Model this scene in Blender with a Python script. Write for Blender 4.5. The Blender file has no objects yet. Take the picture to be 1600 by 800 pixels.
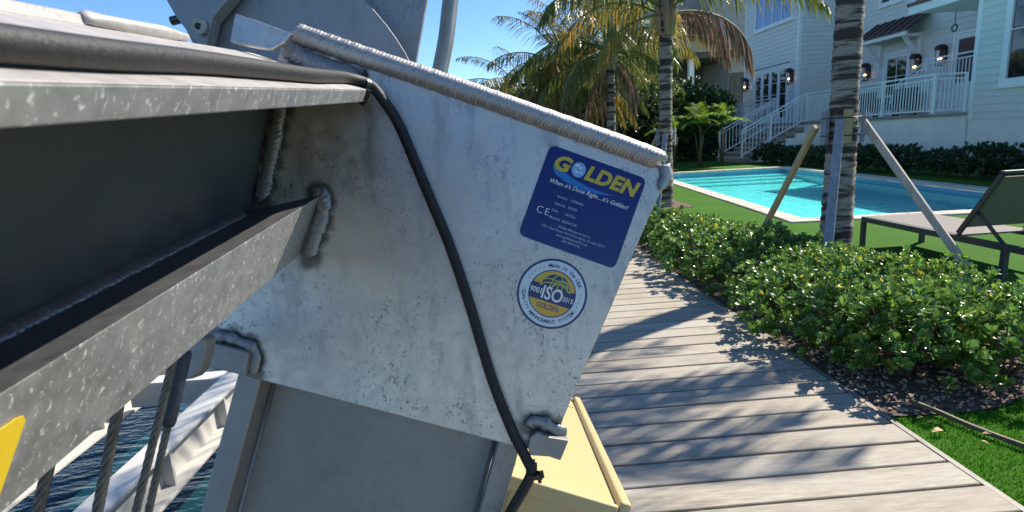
import bpy, math, random
from mathutils import Vector, Matrix, noise
R = math.radians
random.seed(7)
scene = bpy.context.scene
COL = scene.collection

# ------------------------------------------------------------------ camera
CAM_RIGHT = Vector((0.9971, -0.0542, -0.0570)).normalized()
CAM_DOWN = Vector((-0.0666, -0.2003, -0.9780))
CAM_DOWN = (CAM_DOWN - CAM_RIGHT * CAM_DOWN.dot(CAM_RIGHT)).normalized()
CAM_FWD = CAM_RIGHT.cross(CAM_DOWN)
CAM_POS = Vector((0, 0, 1.35))
cd = bpy.data.cameras.new('camera')
cd.sensor_width = 36
cd.lens = 36 * 870 / 1600
cd.clip_start = 0.02
cd.clip_end = 2000
cd.dof.use_dof = True
cd.dof.focus_distance = 1.3
cd.dof.aperture_fstop = 13
cam = bpy.data.objects.new('camera', cd)
COL.objects.link(cam)
mw = Matrix.Identity(4)
for i in range(3):
    mw[i][0] = CAM_RIGHT[i]; mw[i][1] = -CAM_DOWN[i]; mw[i][2] = -CAM_FWD[i]; mw[i][3] = CAM_POS[i]
cam.matrix_world = mw
scene.camera = cam

# ------------------------------------------------------------------ sky, sun, exposure
SUN_EL = R(46); SUN_AZ = math.atan2(0.84, 0.54)      # azimuth clockwise from +Y
w = bpy.data.worlds.new('World'); scene.world = w; w.use_nodes = True
nt = w.node_tree
sky = nt.nodes.new('ShaderNodeTexSky'); sky.sky_type = 'NISHITA'; sky.sun_disc = False
sky.sun_elevation = SUN_EL; sky.sun_rotation = SUN_AZ
sky.air_density = 0.8; sky.dust_density = 0.15; sky.ozone_density = 4.0
bg = nt.nodes['Background']; bg.inputs['Strength'].default_value = 0.10
hsv = nt.nodes.new('ShaderNodeHueSaturation'); hsv.inputs['Saturation'].default_value = 1.14
nt.links.new(sky.outputs[0], hsv.inputs['Color']); nt.links.new(hsv.outputs[0], bg.inputs[0])
sd = bpy.data.lights.new('sun', 'SUN'); sd.energy = 4.2; sd.angle = R(0.5); sd.color = (1, 0.93, 0.82)
sun = bpy.data.objects.new('sun', sd); COL.objects.link(sun)
sdir = Vector((math.sin(SUN_AZ) * math.cos(SUN_EL), math.cos(SUN_AZ) * math.cos(SUN_EL), math.sin(SUN_EL)))
sun.rotation_euler = sdir.to_track_quat('Z', 'Y').to_euler()
sun.location = (10, 10, 20)
vs = scene.view_settings
vs.view_transform = 'Standard'; vs.look = 'None'; vs.exposure = 1.08; vs.gamma = 1; vs.use_curve_mapping = False

# ------------------------------------------------------------------ materials
MATS = {}
class NT:
    """small node helper"""
    def __init__(s, name):
        s.m = bpy.data.materials.new(name); s.m.use_nodes = True
        s.t = s.m.node_tree; s.b = s.t.nodes['Principled BSDF']; s.out = s.t.nodes['Material Output']
        s.tc = s.t.nodes.new('ShaderNodeTexCoord'); s.oi = None
        MATS[name] = s.m
    def n(s, typ, **kw):
        x = s.t.nodes.new(typ)
        for k, v in kw.items():
            if k in x.inputs.keys() if isinstance(k, str) else False: x.inputs[k].default_value = v
            else: setattr(x, k, v)
        return x
    def link(s, a, b): s.t.links.new(a, b)
    def coord(s, scale=(1, 1, 1), kind='Object', offset_random=False):
        mp = s.n('ShaderNodeMapping'); mp.inputs['Scale'].default_value = scale
        s.link(s.tc.outputs[kind], mp.inputs['Vector'])
        if offset_random:
            oi = s.n('ShaderNodeObjectInfo'); mu = s.n('ShaderNodeVectorMath', operation='SCALE')
            cx = s.n('ShaderNodeCombineXYZ')
            s.link(oi.outputs['Random'], cx.inputs[0]); s.link(oi.outputs['Random'], cx.inputs[1]); s.link(oi.outputs['Random'], cx.inputs[2])
            mu.inputs['Scale'].default_value = 37.0
            s.link(cx.outputs[0], mu.inputs[0]); s.link(mu.outputs[0], mp.inputs['Location'])
        return mp.outputs[0]
    def noise(s, vec, scale, detail=4, rough=.55, dist=0):
        x = s.n('ShaderNodeTexNoise'); x.inputs['Scale'].default_value = scale; x.inputs['Detail'].default_value = detail
        x.inputs['Roughness'].default_value = rough; x.inputs['Distortion'].default_value = dist
        if vec is not None: s.link(vec, x.inputs['Vector'])
        return x.outputs['Fac']
    def ramp(s, fac, stops):
        x = s.n('ShaderNodeValToRGB'); e = x.color_ramp.elements
        while len(e) < len(stops): e.new(.5)
        for i, (p, c) in enumerate(stops):
            e[i].position = p; e[i].color = (c, c, c, 1) if not hasattr(c, '__len__') else (*c, 1)
        s.link(fac, x.inputs[0]); return x.outputs[0]
    def mix(s, fac, a, b, mode='MIX'):
        x = s.n('ShaderNodeMix', data_type='RGBA', blend_type=mode)
        for v, i in ((fac, 0), (a, 6), (b, 7)):
            if hasattr(v, 'is_linked') or isinstance(v, bpy.types.NodeSocket): s.link(v, x.inputs[i])
            elif i == 0: x.inputs[0].default_value = v
            else: x.inputs[i].default_value = (*v, 1)
        return x.outputs[2]
    def bump(s, h, strength=.3, dist=.01):
        x = s.n('ShaderNodeBump'); x.inputs['Strength'].default_value = strength; x.inputs['Distance'].default_value = dist
        s.link(h, x.inputs['Height']); s.link(x.outputs[0], s.b.inputs['Normal']); return x
    def set(s, **kw):
        for k, v in kw.items():
            k = k.replace('_', ' ')
            if isinstance(v, bpy.types.NodeSocket): s.link(v, s.b.inputs[k])
            elif hasattr(v, '__len__') and len(v) == 3: s.b.inputs[k].default_value = (*v, 1)
            else: s.b.inputs[k].default_value = v
        return s.m

def plain(name, col, rough=.5, metal=0, var=.08, scale=20, bump=0, bscale=None, spec=.5):
    m = NT(name); v = m.coord()
    f = m.noise(v, scale, 5)
    lo = tuple(max(0, c * (1 - var)) for c in col); hi = tuple(min(1, c * (1 + var)) for c in col)
    c = m.mix(m.ramp(f, [(.3, 0.), (.7, 1.)]), lo, hi)
    m.set(Base_Color=c, Roughness=rough, Metallic=metal); m.b.inputs['Specular IOR Level'].default_value = spec
    if bump: m.bump(m.noise(v, bscale or scale * 2, 5), bump, .01)
    return m.m

# bare aluminium plate: mottled, pitted, stained
def aluminium(name, base, pits=1.0, rough=(.34, .6), fleck=0.0, metal=.9):
    m = NT(name); v = m.coord()
    big = m.noise(v, 5, 5, .6, .4); mid = m.noise(v, 40, 6, .65); fine = m.noise(v, 260, 4, .6)
    c = m.mix(m.ramp(big, [(.3, 0.), (.72, 1.)]), tuple(x * .74 for x in base), base)
    c = m.mix(m.ramp(mid, [(.35, 0.), (.65, .55)]), c, tuple(min(1, x * 1.12) for x in base))
    if pits:
        vz = m.n('ShaderNodeTexNoise'); vz.inputs['Scale'].default_value = 130; vz.inputs['Detail'].default_value = 3; vz.inputs['Distortion'].default_value = 1.5
        m.link(m.coord((1, 1, .75)), vz.inputs['Vector'])
        p = m.ramp(vz.outputs['Fac'], [(.555, 0.), (.66, 1.)])
        area = m.ramp(m.noise(v, 8, 5, .7), [(.42, .06), (.60, 1.)])
        mm = m.n('ShaderNodeMath', operation='MULTIPLY'); m.link(p, mm.inputs[0]); m.link(area, mm.inputs[1])
        sc = m.n('ShaderNodeMath', operation='MULTIPLY'); m.link(mm.outputs[0], sc.inputs[0]); sc.inputs[1].default_value = .85 * pits
        c = m.mix(sc.outputs[0], c, (.13, .12, .13))
        st = m.noise(m.coord((26, 26, 3.5)), 1.0, 5, .7)
        st2 = m.ramp(st, [(.52, 0.), (.70, .55 * pits)])
        c = m.mix(st2, c, (.21, .19, .19))
        c = m.mix(m.ramp(m.noise(v, 3.1, 3, .6), [(.45, 0.), (.62, .5 * pits)]), c, tuple(x * y_ for x, y_ in zip(base, (.86, .80, .80))))
    ro = m.ramp(mid, [(.3, rough[0]), (.75, rough[1])])
    if fleck:
        fz = m.noise(m.coord((1.4, 1.4, .9)), 120, 3, .62, .9)
        fk = m.ramp(fz, [(.595, 0.), (.66, fleck)])
        c = m.mix(fk, c, (.95, .94, .9))
    m.set(Base_Color=c, Roughness=ro, Metallic=metal)
    m.bump(fine, .12, .002)
    return m.m
aluminium('plate_alu', (.63, .595, .56), 1.0, (.40, .60))
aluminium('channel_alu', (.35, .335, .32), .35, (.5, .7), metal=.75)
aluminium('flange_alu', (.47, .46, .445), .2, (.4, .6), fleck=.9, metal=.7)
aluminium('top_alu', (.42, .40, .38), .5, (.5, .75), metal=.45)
aluminium('web_alu_shaded', (.13, .133, .14), .2, (.5, .7), metal=.7)  # dark base paints occlusion shade into the web and flange ledge
aluminium('sheave_alu', (.37, .36, .35), .7, (.5, .7), metal=.8)
aluminium('weld_alu', (.42, .41, .40), 0, (.48, .68))
aluminium('weld_dark', (.30, .29, .29), 0, (.4, .65), metal=.8)
plain('dark_steel', (.05, .05, .055), .35, .8, .3, 60)
plain('galvanised', (.33, .33, .31), .5, .7, .12, 30)
plain('rope_steel', (.12, .115, .11), .45, .8, .3, 120)
plain('sleeve', (.025, .035, .06), .5, 0, .3, 60, .3)
plain('rubber', (.010, .010, .011), .62, 0, .25, 80, .15, 200)
plain('tie_black', (.012, .012, .012), .4)
plain('cream_gel', (.47, .37, .18), .38, 0, .04, 8)
plain('yellow_vinyl', (.80, .55, .02), .35, 0, .03, 12)
plain('navy_vinyl', (.007, .012, .14), .10, 0, .05, 8, .03, 14)
plain('ink_white', (.78, .79, .80), .35, 0, .03)
plain('ink_grey', (.50, .53, .60), .35, 0, .03)
plain('ink_gold', (.58, .44, .03), .3, 0, .05)
plain('ink_lime', (.55, .55, .08), .3, 0, .05)
plain('ink_orange', (.72, .40, .04), .3, 0, .05)
plain('ink_blue', (.02, .17, .50), .25, 0, .1, 300)
plain('ink_sky', (.22, .42, .72), .25, 0, .25, 300)
plain('ink_navy', (.012, .025, .13), .3)
plain('sticker_white', (.62, .70, .80), .3, 0, .03)
plain('white_powder', (.50, .48, .43), .42, 0, .05, 14)
plain('white_trim', (.86, .87, .85), .5, 0, .03, 10)
plain('stucco', (.85, .83, .77), .8, 0, .05, 3, .15, 120)
plain('white_siding', (.72, .72, .67), .55, 0, .035, 4)
plain('concrete', (.36, .345, .32), .85, 0, .16, 2.2, .25, 60)
plain('concrete_dark', (.12, .115, .11), .9, 0, .2, 2)
plain('seawall_concrete', (.34, .33, .31), .85, 0, .2, 6, .3, 60)
plain('bronze_dark', (.045, .032, .026), .45, .4, .2, 30)
plain('roof_brown', (.10, .055, .05), .45, .35, .15, 6)
plain('sling_grey', (.155, .135, .12), .75, 0, .12, 220, .3, 700)
plain('frame_grey', (.045, .048, .052), .5, .2, .15, 30)
plain('dark_cushion', (.03, .035, .045), .8, 0, .2, 20)
plain('mulch_base', (.11, .075, .055), .95, 0, .5, 60, .8, 120)
plain('mahogany', (.10, .035, .025), .5, 0, .3, 20)
plain('leaf_dry', (.42, .29, .13), .7, 0, .35, 60)
plain('edging_metal', (.20, .185, .155), .6, .1, .2, 20)
plain('strip_brown', (.10, .075, .045), .65, 0, .4, 30)
plain('plaster_pool', (.74, .90, .90), .6, 0, .05, 3)
plain('pool_tile', (.10, .30, .42), .3, 0, .4, 40)
plain('joist', (.05, .045, .04), .9)

# weathered hardwood boards
m = NT('deck_wood')
v = m.coord((2.6, 20, 6), offset_random=True); v2 = m.coord((1, 3, 1), offset_random=True)
gr = m.noise(v, 3.2, 7, .68, .5); fib = m.noise(m.coord((2.5, 60, 10), offset_random=True), 4, 5, .7)
blot = m.noise(v2, 2.2, 5, .6)
c = m.mix(m.ramp(gr, [(.30, 0.), (.72, 1.)]), (.235, .195, .148), (.455, .405, .325))
c = m.mix(m.ramp(fib, [(.55, 0.), (.70, .6)]), c, (.20, .15, .11))
c = m.mix(m.ramp(blot, [(.40, 0.), (.72, .6)]), c, (.42, .40, .35))
oi = m.n('ShaderNodeObjectInfo')
c = m.mix(m.ramp(oi.outputs['Random'], [(0, 0.), (1, .35)]), c, (.27, .225, .175))
m.set(Base_Color=c, Roughness=.78); m.b.inputs['Specular IOR Level'].default_value = .3
kn = m.ramp(m.noise(m.coord((5, 16, 3), offset_random=True), 2.0, 2, .5), [(.70, 0.), (.76, .6)])
c = m.mix(kn, c, (.14, .10, .075)); m.set(Base_Color=c)
m.bump(gr, .4, .004)
# grey / tan timber for the palm stakes
for nm, ca, cb in (('stake_grey', (.16, .17, .19), (.30, .31, .34)), ('stake_tan', (.30, .22, .11), (.46, .36, .2)), ('stake_pale', (.36, .30, .26), (.56, .50, .44))):
    m = NT(nm); v = m.coord((9, 9, 1.2)); g = m.noise(v, 4, 6, .65, .3)
    m.set(Base_Color=m.mix(m.ramp(g, [(.3, 0.), (.7, 1.)]), ca, cb), Roughness=.8); m.bump(g, .3, .004)
# turf
m = NT('turf'); v = m.coord()
a = m.noise(v, 1.3, 4); b_ = m.noise(v, 120, 3, .7)
c = m.mix(m.ramp(a, [(.3, 0.), (.7, 1.)]), (.050, .150, .012), (.075, .195, .018))
c = m.mix(m.ramp(b_, [(.35, 0.), (.7, 1.)]), c, (.02, .065, .008)); c = m.mix(m.ramp(m.noise(v, 60, 3), [(.55, 0.), (.75, .6)]), c, (.10, .20, .035))
m.set(Base_Color=c, Roughness=.85); m.b.inputs['Specular IOR Level'].default_value = .08; m.bump(b_, .5, .02)
def leafmat(name, stops, rough=.35, trans=.3, spec=.5, tcol=None):
    m = NT(name); g = m.n('ShaderNodeNewGeometry')
    c = m.ramp(g.outputs['Random Per Island'], stops)
    m.set(Base_Color=c, Roughness=rough); m.b.inputs['Specular IOR Level'].default_value = spec
    if trans:
        tr = m.n('ShaderNodeBsdfTranslucent'); mx = m.n('ShaderNodeMixShader'); mx.inputs[0].default_value = trans
        hs = m.n('ShaderNodeHueSaturation'); hs.inputs['Value'].default_value = 1.7; hs.inputs['Hue'].default_value = .485; m.link(c, hs.inputs['Color']); hs.inputs['Hue'].default_value = .495 if name == 'shrub_leaf' else .485
        m.link(hs.outputs[0], tr.inputs[0]); m.link(m.b.outputs[0], mx.inputs[1]); m.link(tr.outputs[0], mx.inputs[2]); m.link(mx.outputs[0], m.out.inputs[0])
    return m.m
leafmat('blade', [(0, (.030, .15, .006)), (.5, (.05, .22, .010)), (.85, (.08, .28, .018)), (1, (.14, .30, .035))], .7, .25, .08)
leafmat('shrub_leaf', [(0, (.040, .095, .020)), (.4, (.072, .160, .030)), (.75, (.115, .225, .038)), (.92, (.18, .29, .045)), (.985, (.26, .32, .045)), (1, (.48, .34, .03))], .30, .34, .6)
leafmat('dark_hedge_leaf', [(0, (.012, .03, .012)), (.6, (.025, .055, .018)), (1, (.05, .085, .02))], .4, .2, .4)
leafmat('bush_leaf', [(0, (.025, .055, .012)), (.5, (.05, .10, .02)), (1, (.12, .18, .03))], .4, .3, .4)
leafmat('bright_palm_leaf', [(0, (.07, .16, .02)), (.6, (.13, .25, .03)), (1, (.26, .34, .05))], .4, .4, .4)
leafmat('frond_green', [(0, (.045, .075, .016)), (.5, (.085, .11, .02)), (.85, (.15, .15, .028)), (1, (.24, .19, .04))], .4, .35, .4)
leafmat('frond_yellow', [(0, (.12, .12, .02)), (.5, (.22, .18, .03)), (1, (.36, .22, .04))], .45, .35, .4)
leafmat('frond_dead', [(0, (.10, .065, .045)), (.5, (.20, .13, .085)), (1, (.32, .23, .16))], .75, .2, .2)
leafmat('chip', [(0, (.09, .055, .04)), (.4, (.22, .14, .105)), (.8, (.34, .25, .2)), (1, (.45, .36, .3))], .9, 0, .2)
plain('stem_green', (.12, .14, .03), .5); plain('stem_dead', (.30, .20, .12), .7)
plain('stem_wood', (.10, .075, .05), .9)
# palm bark: pale fibre with dark ring scars
m = NT('palm_bark')
v = m.coord((.8, .8, 6.5)); d = m.noise(m.coord((3.2, 3.2, 8)), 2.2, 5, .65, .5)
rg = m.noise(v, 1.9, 4, .6, .6)
c = m.mix(m.ramp(m.noise(m.coord((8, 8, 30)), 3, 5, .7), [(.3, 0.), (.7, 1.)]), (.20, .165, .13), (.36, .31, .25))
c = m.mix(m.ramp(rg, [(.47, 0.), (.55, .95)]), c, (.03, .02, .014))
c = m.mix(m.ramp(d, [(.58, 0.), (.68, .7)]), c, (.06, .04, .025))
m.set(Base_Color=c, Roughness=.9); m.bump(rg, .6, .02)
# coping and brick
m = NT('coping_stone'); v = m.coord(offset_random=True)
c = m.mix(m.ramp(m.noise(v, 6, 5, .7), [(.3, 0.), (.7, 1.)]), (.40, .33, .27), (.58, .51, .43))
m.set(Base_Color=c, Roughness=.85); m.bump(m.noise(v, 40, 5), .3, .01)
m = NT('brick_step'); v = m.coord((1, 1, 1)); bk = m.n('ShaderNodeTexBrick'); m.link(m.coord((1, 1, 1), 'Generated'), bk.inputs['Vector'])
bk.inputs['Scale'].default_value = 3.0; bk.inputs['Color1'].default_value = (.26, .17, .13, 1); bk.inputs['Color2'].default_value = (.34, .25, .20, 1); bk.inputs['Mortar'].default_value = (.36, .33, .30, 1)
c = m.mix(m.ramp(m.noise(v, 9, 4), [(.35, 0.), (.65, .6)]), bk.outputs[0], (.22, .15, .12))
m.set(Base_Color=c, Roughness=.85)
# glass panes (dark rooms behind)
m = NT('glass_pane'); m.set(Base_Color=(.012, .016, .022), Roughness=.04); m.b.inputs['IOR'].default_value = 1.9
m.bump(m.noise(m.coord(), 1.5, 2), .05, .02)
m = NT('sky_curtain_pane'); wv = m.noise(m.coord((1, 14, .15)), 2, 3)  # blue sky reflection painted into the pane colour, with curtain folds
m.set(Base_Color=m.mix(m.ramp(wv, [(.3, 0.), (.7, 1.)]), (.10, .19, .42), (.22, .34, .62)), Roughness=.08); m.b.inputs['IOR'].default_value = 1.7
m = NT('lantern_flame'); m.set(Base_Color=(1, .6, .25)); m.b.inputs['Emission Color'].default_value = (1, .55, .2, 1); m.b.inputs['Emission Strength'].default_value = 7
# canal water
m = NT('canal_water'); v = m.coord((.8, 2.2, 1))
h1 = m.noise(v, 2.2, 3, .5, .6); h2 = m.noise(v, 8, 4, .55, .3)
ad = m.n('ShaderNodeMath', operation='MULTIPLY_ADD'); m.link(h2, ad.inputs[0]); ad.inputs[1].default_value = .35; m.link(h1, ad.inputs[2])
m.set(Base_Color=(.006, .035, .045), Roughness=.06); m.b.inputs['IOR'].default_value = 1.33
m.bump(ad.outputs[0], .45, .12)
# pool water: tinted clear sheet with a rippled reflection
m = NT('pool_water'); v = m.coord((1, 1, 1)); hh = m.noise(v, 5, 3, .5, .8)
bp = m.n('ShaderNodeBump'); bp.inputs['Strength'].default_value = .35; bp.inputs['Distance'].default_value = .05; m.link(hh, bp.inputs['Height'])
trn = m.n('ShaderNodeBsdfTransparent'); trn.inputs[0].default_value = (.40, .93, .94, 1)
gl = m.n('ShaderNodeBsdfGlossy'); gl.inputs['Roughness'].default_value = .03; m.link(bp.outputs[0], gl.inputs['Normal'])
fr = m.n('ShaderNodeFresnel'); fr.inputs[0].default_value = 1.33; m.link(bp.outputs[0], fr.inputs['Normal'])
mx = m.n('ShaderNodeMixShader'); m.link(fr.outputs[0], mx.inputs[0]); m.link(trn.outputs[0], mx.inputs[1]); m.link(gl.outputs[0], mx.inputs[2]); m.link(mx.outputs[0], m.out.inputs[0])

# ------------------------------------------------------------------ geometry helpers
def V(*a): return Vector(a)
class MB:
    def __init__(s): s.v = []; s.f = []; s.sm = []
    def add(s, vs, fs, smooth=False):
        o = len(s.v); s.v += [Vector(p) for p in vs]; s.f += [tuple(i + o for i in f) for f in fs]; s.sm += [smooth] * len(fs); return s
    def box(s, c, size, ax=None):
        c = Vector(c); hx, hy, hz = (k / 2 for k in size)
        ax = ax or (V(1, 0, 0), V(0, 1, 0), V(0, 0, 1))
        p = [c + ax[0] * (sx * hx) + ax[1] * (sy * hy) + ax[2] * (sz * hz) for sx in (-1, 1) for sy in (-1, 1) for sz in (-1, 1)]
        return s.add(p, [(0, 1, 3, 2), (4, 6, 7, 5), (0, 4, 5, 1), (2, 3, 7, 6), (0, 2, 6, 4), (1, 5, 7, 3)])
    def bx(s, x0, x1, y0, y1, z0, z1): return s.box(((x0 + x1) / 2, (y0 + y1) / 2, (z0 + z1) / 2), (abs(x1 - x0), abs(y1 - y0), abs(z1 - z0)))
    def bar(s, a, b, wdt, hgt, up=V(0, 0, 1)):
        a = Vector(a); b = Vector(b); d = b - a; L = d.length; d.normalize()
        sd_ = d.cross(Vector(up)); sd_ = sd_.normalized() if sd_.length > 1e-4 else V(1, 0, 0)
        u = sd_.cross(d)
        return s.box((a + b) / 2, (L, wdt, hgt), (d, sd_, u))
    def prism(s, poly, ext):
        """closed polygon (3-D points) swept along ext"""
        n = len(poly); a = [Vector(p) for p in poly]; b = [p + Vector(ext) for p in a]
        return s.add(a + b, [tuple(range(n))[::-1], tuple(range(n, 2 * n))] + [(i, (i + 1) % n, n + (i + 1) % n, n + i) for i in range(n)])
    def tube(s, path, r, n=10, cap=True, smooth=True, rfun=None):
        P = [Vector(p) for p in path]; rings = []; nrm = None
        for i, p in enumerate(P):
            t = (P[min(i + 1, len(P) - 1)] - P[max(i - 1, 0)]).normalized()
            if nrm is None:
                nrm = t.cross(V(0, 0, 1) if abs(t.z) < .9 else V(1, 0, 0)).normalized()
            nrm = (nrm - t * nrm.dot(t)).normalized(); bn = t.cross(nrm)
            rr = r[i] if hasattr(r, '__len__') else r
            ring = []
            for k in range(n):
                a = 2 * math.pi * k / n; q = rr * (rfun(i, a) if rfun else 1)
                ring.append(p + nrm * (math.cos(a) * q) + bn * (math.sin(a) * q))
            rings.append(ring)
        vs = [q for g in rings for q in g]; fs = []
        for i in range(len(P) - 1):
            for k in range(n): fs.append((i * n + k, i * n + (k + 1) % n, (i + 1) * n + (k + 1) % n, (i + 1) * n + k))
        s.add(vs, fs, smooth)
        if cap:
            o = len(s.v) - len(vs); s.f += [tuple(range(o, o + n))[::-1], tuple(range(o + (len(P) - 1) * n, o + len(P) * n))]; s.sm += [False] * 2
        return s
    def xform(s, mat): s.v = [mat @ p for p in s.v]; return s
    def mesh(s, name, mat, off=V(0, 0, 0)):
        me = bpy.data.meshes.new(name); me.from_pydata([tuple(p - off) for p in s.v], [], s.f)
        me.polygons.foreach_set('use_smooth', s.sm); me.materials.append(MATS[mat]); me.update(); return me
    def build(s, name, mat, parent=None, bevel=0, label=None):
        off = root_loc(parent); o = bpy.data.objects.new(name, s.mesh(name, mat, off)); COL.objects.link(o); o.parent = parent
        if bevel: bv(o, bevel)
        if label: o['label'] = label
        return o
def bv(o, w_, seg=2):
    b = o.modifiers.new('bevel', 'BEVEL'); b.width = w_; b.segments = seg; b.limit_method = 'ANGLE'; b.angle_limit = R(40); return o
def root_loc(p):
    l = V(0, 0, 0)
    while p is not None: l = l + p.location; p = p.parent
    return l
def tag(o, label=None, cat=None, group=None, kind=None):
    if label: o['label'] = label
    if cat: o['category'] = cat
    if group: o['group'] = group
    if kind: o['kind'] = kind
    return o
def thing(name, label, cat, loc=(0, 0, 0), group=None):
    o = bpy.data.objects.new(name, None); o.empty_display_size = .2; COL.objects.link(o); o.location = loc
    return tag(o, label, cat, group)
def inst(name, me, parent=None, loc=(0, 0, 0), rot=(0, 0, 0), scale=None):
    o = bpy.data.objects.new(name, me); COL.objects.link(o); o.parent = parent; o.location = loc; o.rotation_euler = rot
    if scale: o.scale = scale if hasattr(scale, '__len__') else (scale,) * 3
    return o
def smooth_path(pts, n=8):
    P = [Vector(p) for p in pts]; out = []
    for i in range(len(P) - 1):
        p0 = P[max(i - 1, 0)]; p1 = P[i]; p2 = P[i + 1]; p3 = P[min(i + 2, len(P) - 1)]
        for k in range(n):
            t = k / n
            out.append(.5 * ((2 * p1) + (p2 - p0) * t + (2 * p0 - 5 * p1 + 4 * p2 - p3) * t * t + (3 * p1 - p0 - 3 * p2 + p3) * t ** 3))
    out.append(P[-1]); return out

# ================================================================== SETTING
# pool outline (the pool is turned 5.5 degrees from the house)
PA = R(5.5); E1 = V(math.sin(PA), math.cos(PA), 0); E2 = V(math.cos(PA), -math.sin(PA), 0); PO = V(4.28, 7.56, 0)
def pp(a, b, z=0): return PO + E2 * a + E1 * b + V(0, 0, z)
PW, PL, CW = 4.75, 11.0, .30          # outer width, outer length, coping width
GZ = -.02
o4 = [V(1.81, -40, GZ), V(300, -40, GZ), V(300, 400, GZ), V(1.81, 400, GZ)]
i4 = [pp(.02, .02, GZ), pp(PW - .02, .02, GZ), pp(PW - .02, PL - .02, GZ), pp(.02, PL - .02, GZ)]
tag(MB().add(o4 + i4, [(0, 1, 5, 4), (1, 2, 6, 5), (2, 3, 7, 6), (3, 0, 4, 7)]).build('lawn', 'turf'), kind='structure')
# water of the canal
tag(MB().add([V(-600, -300, -1.15), V(-.3, -300, -1.15), V(-.3, 900, -1.15), V(-600, 900, -1.15)], [(0, 1, 2, 3)]).build('canal_water', 'canal_water'), kind='structure')
# seawall
sw = MB().bx(-.36, -.12, -20, 120, -3, -.22).build('seawall', 'seawall_concrete'); bv(sw, .02)
tag(sw, 'grey concrete seawall between the boardwalk and the canal', 'seawall')
# boardwalk
bw = MB()
for x in (-.02, .55, 1.15, 1.72): bw.bx(x - .03, x + .03, -3, 26, -.26, -.034)
bw = tag(bw.build('boardwalk', 'joist'), kind='structure')
PITCH = .1565; GAP = .014
plank_me = []
for k in range(3):
    b = MB().bx(-.08, 1.775, -(PITCH - GAP) / 2, (PITCH - GAP) / 2, -.032, 0)
    plank_me.append(b.mesh('plank', 'deck_wood'))
y = 2.02 * .871 - PITCH * 30 + PITCH / 2; i = 0
while y < 24:
    o = inst('plank', plank_me[i % 3], bw, (random.uniform(-.003, .003), y, random.uniform(-.0015, .0015)), (random.uniform(-.004, .004), 0, random.uniform(-.0012, .0012)))
    bv(o, .003, 1); y += PITCH; i += 1
MB().bx(1.782, 1.806, -3, 26, -.2, -.004).build('edging_strip', 'edging_metal', bw)
# planting bed
bed = [V(1.81, 2.30, -.012), V(2.0, 2.29, -.012), V(2.2, 2.285, -.012), V(2.34, 2.30, -.012), V(2.5, 2.36, -.012), V(2.75, 2.5, -.012), V(3.0, 2.75, -.012), V(3.25, 3.2, -.012), V(3.4, 4.2, -.012), V(3.75, 4.8, -.012), V(3.78, 5.7, -.012), V(3.3, 6.0, -.012), V(2.75, 6.8, -.012), V(2.6, 8.5, -.012), V(2.9, 9.6, -.012), V(3.8, 9.9, -.012), V(3.9, 24, -.012), V(1.81, 24, -.012)]
tag(MB().add(bed, [tuple(range(len(bed)))]).build('mulch_bed', 'mulch_base'), kind='structure')
# mulch chips (loose, uncountable)
ch = MB()
for k in range(2600):
    x = random.uniform(1.83, 3.1); y = random.choice([random.uniform(2.28, 3.3), random.uniform(2.3, 6.5)])
    if y < 2.31 + max(0, x - 2.3) ** 1.5 * .45: continue
    a = random.uniform(0, 3.14); l = random.uniform(.008, .028); wd = l * random.uniform(.35, .8); t = random.uniform(.003, .009)
    ax = (V(math.cos(a), math.sin(a), random.uniform(-.4, .4)).normalized(),); sdv = ax[0].cross(V(0, 0, 1)).normalized(); up = sdv.cross(ax[0])
    ch.box((x, y, -.008 + t * .6), (l, wd, t), (ax[0], sdv, up))
tag(ch.build('mulch_chips', 'chip'), 'loose brown mulch chips under the shrubs', 'mulch', kind='stuff')
# blades of the near turf
bl = MB()
for k in range(46000):
    x = random.uniform(1.81, 3.3); y = random.uniform(1.3, 2.9)
    if y > 2.28 + max(0, x - 2.3) ** 1.5 * .5 + random.uniform(-.012, .012): continue
    h = random.uniform(.012, .024); a = random.uniform(0, 6.28); lean = random.uniform(.1, .9) * h; wd = .0016
    la = a + random.uniform(-1, 1)
    bl.add([(x + wd * math.cos(a), y + wd * math.sin(a), GZ), (x - wd * math.cos(a), y - wd * math.sin(a), GZ), (x + lean * math.sin(la), y - lean * math.cos(la) * .8, GZ + h)], [(0, 1, 2)])
tag(bl.build('turf_blades', 'blade'), 'short bright green artificial turf beside the boardwalk', 'turf', kind='stuff')

# ------------------------------------------------------------------ pool
WZ = -.13
pool = MB()
pi = [pp(CW, CW), pp(PW - CW, CW), pp(PW - CW, PL - CW), pp(CW, PL - CW)]
dz = V(0, 0, -.33); zt = V(0, 0, -.05)
pv = [p + zt for p in pi] + [p + dz for p in pi]
pool.add(pv, [(0, 4, 5, 1), (1, 5, 6, 2), (2, 6, 7, 3), (3, 7, 4, 0), (4, 7, 6, 5)])
pool = tag(pool.build('pool_basin', 'plaster_pool'), kind='structure')
b = MB()
for k, (l0, d0) in enumerate(((1.9, .28), (1.2, .55), (.6, .85))):
    q = [pp(CW + .003, PL - CW - l0), pp(PW - CW - .003, PL - CW - l0), pp(PW - CW - .003, PL - CW - .003), pp(CW + .003, PL - CW - .003)]
    b.prism([p + V(0, 0, -.325) for p in q], (0, 0, (.04, .085, .13)[k]))
b.build('pool_steps', 'plaster_pool', pool)
tl = MB()
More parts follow.
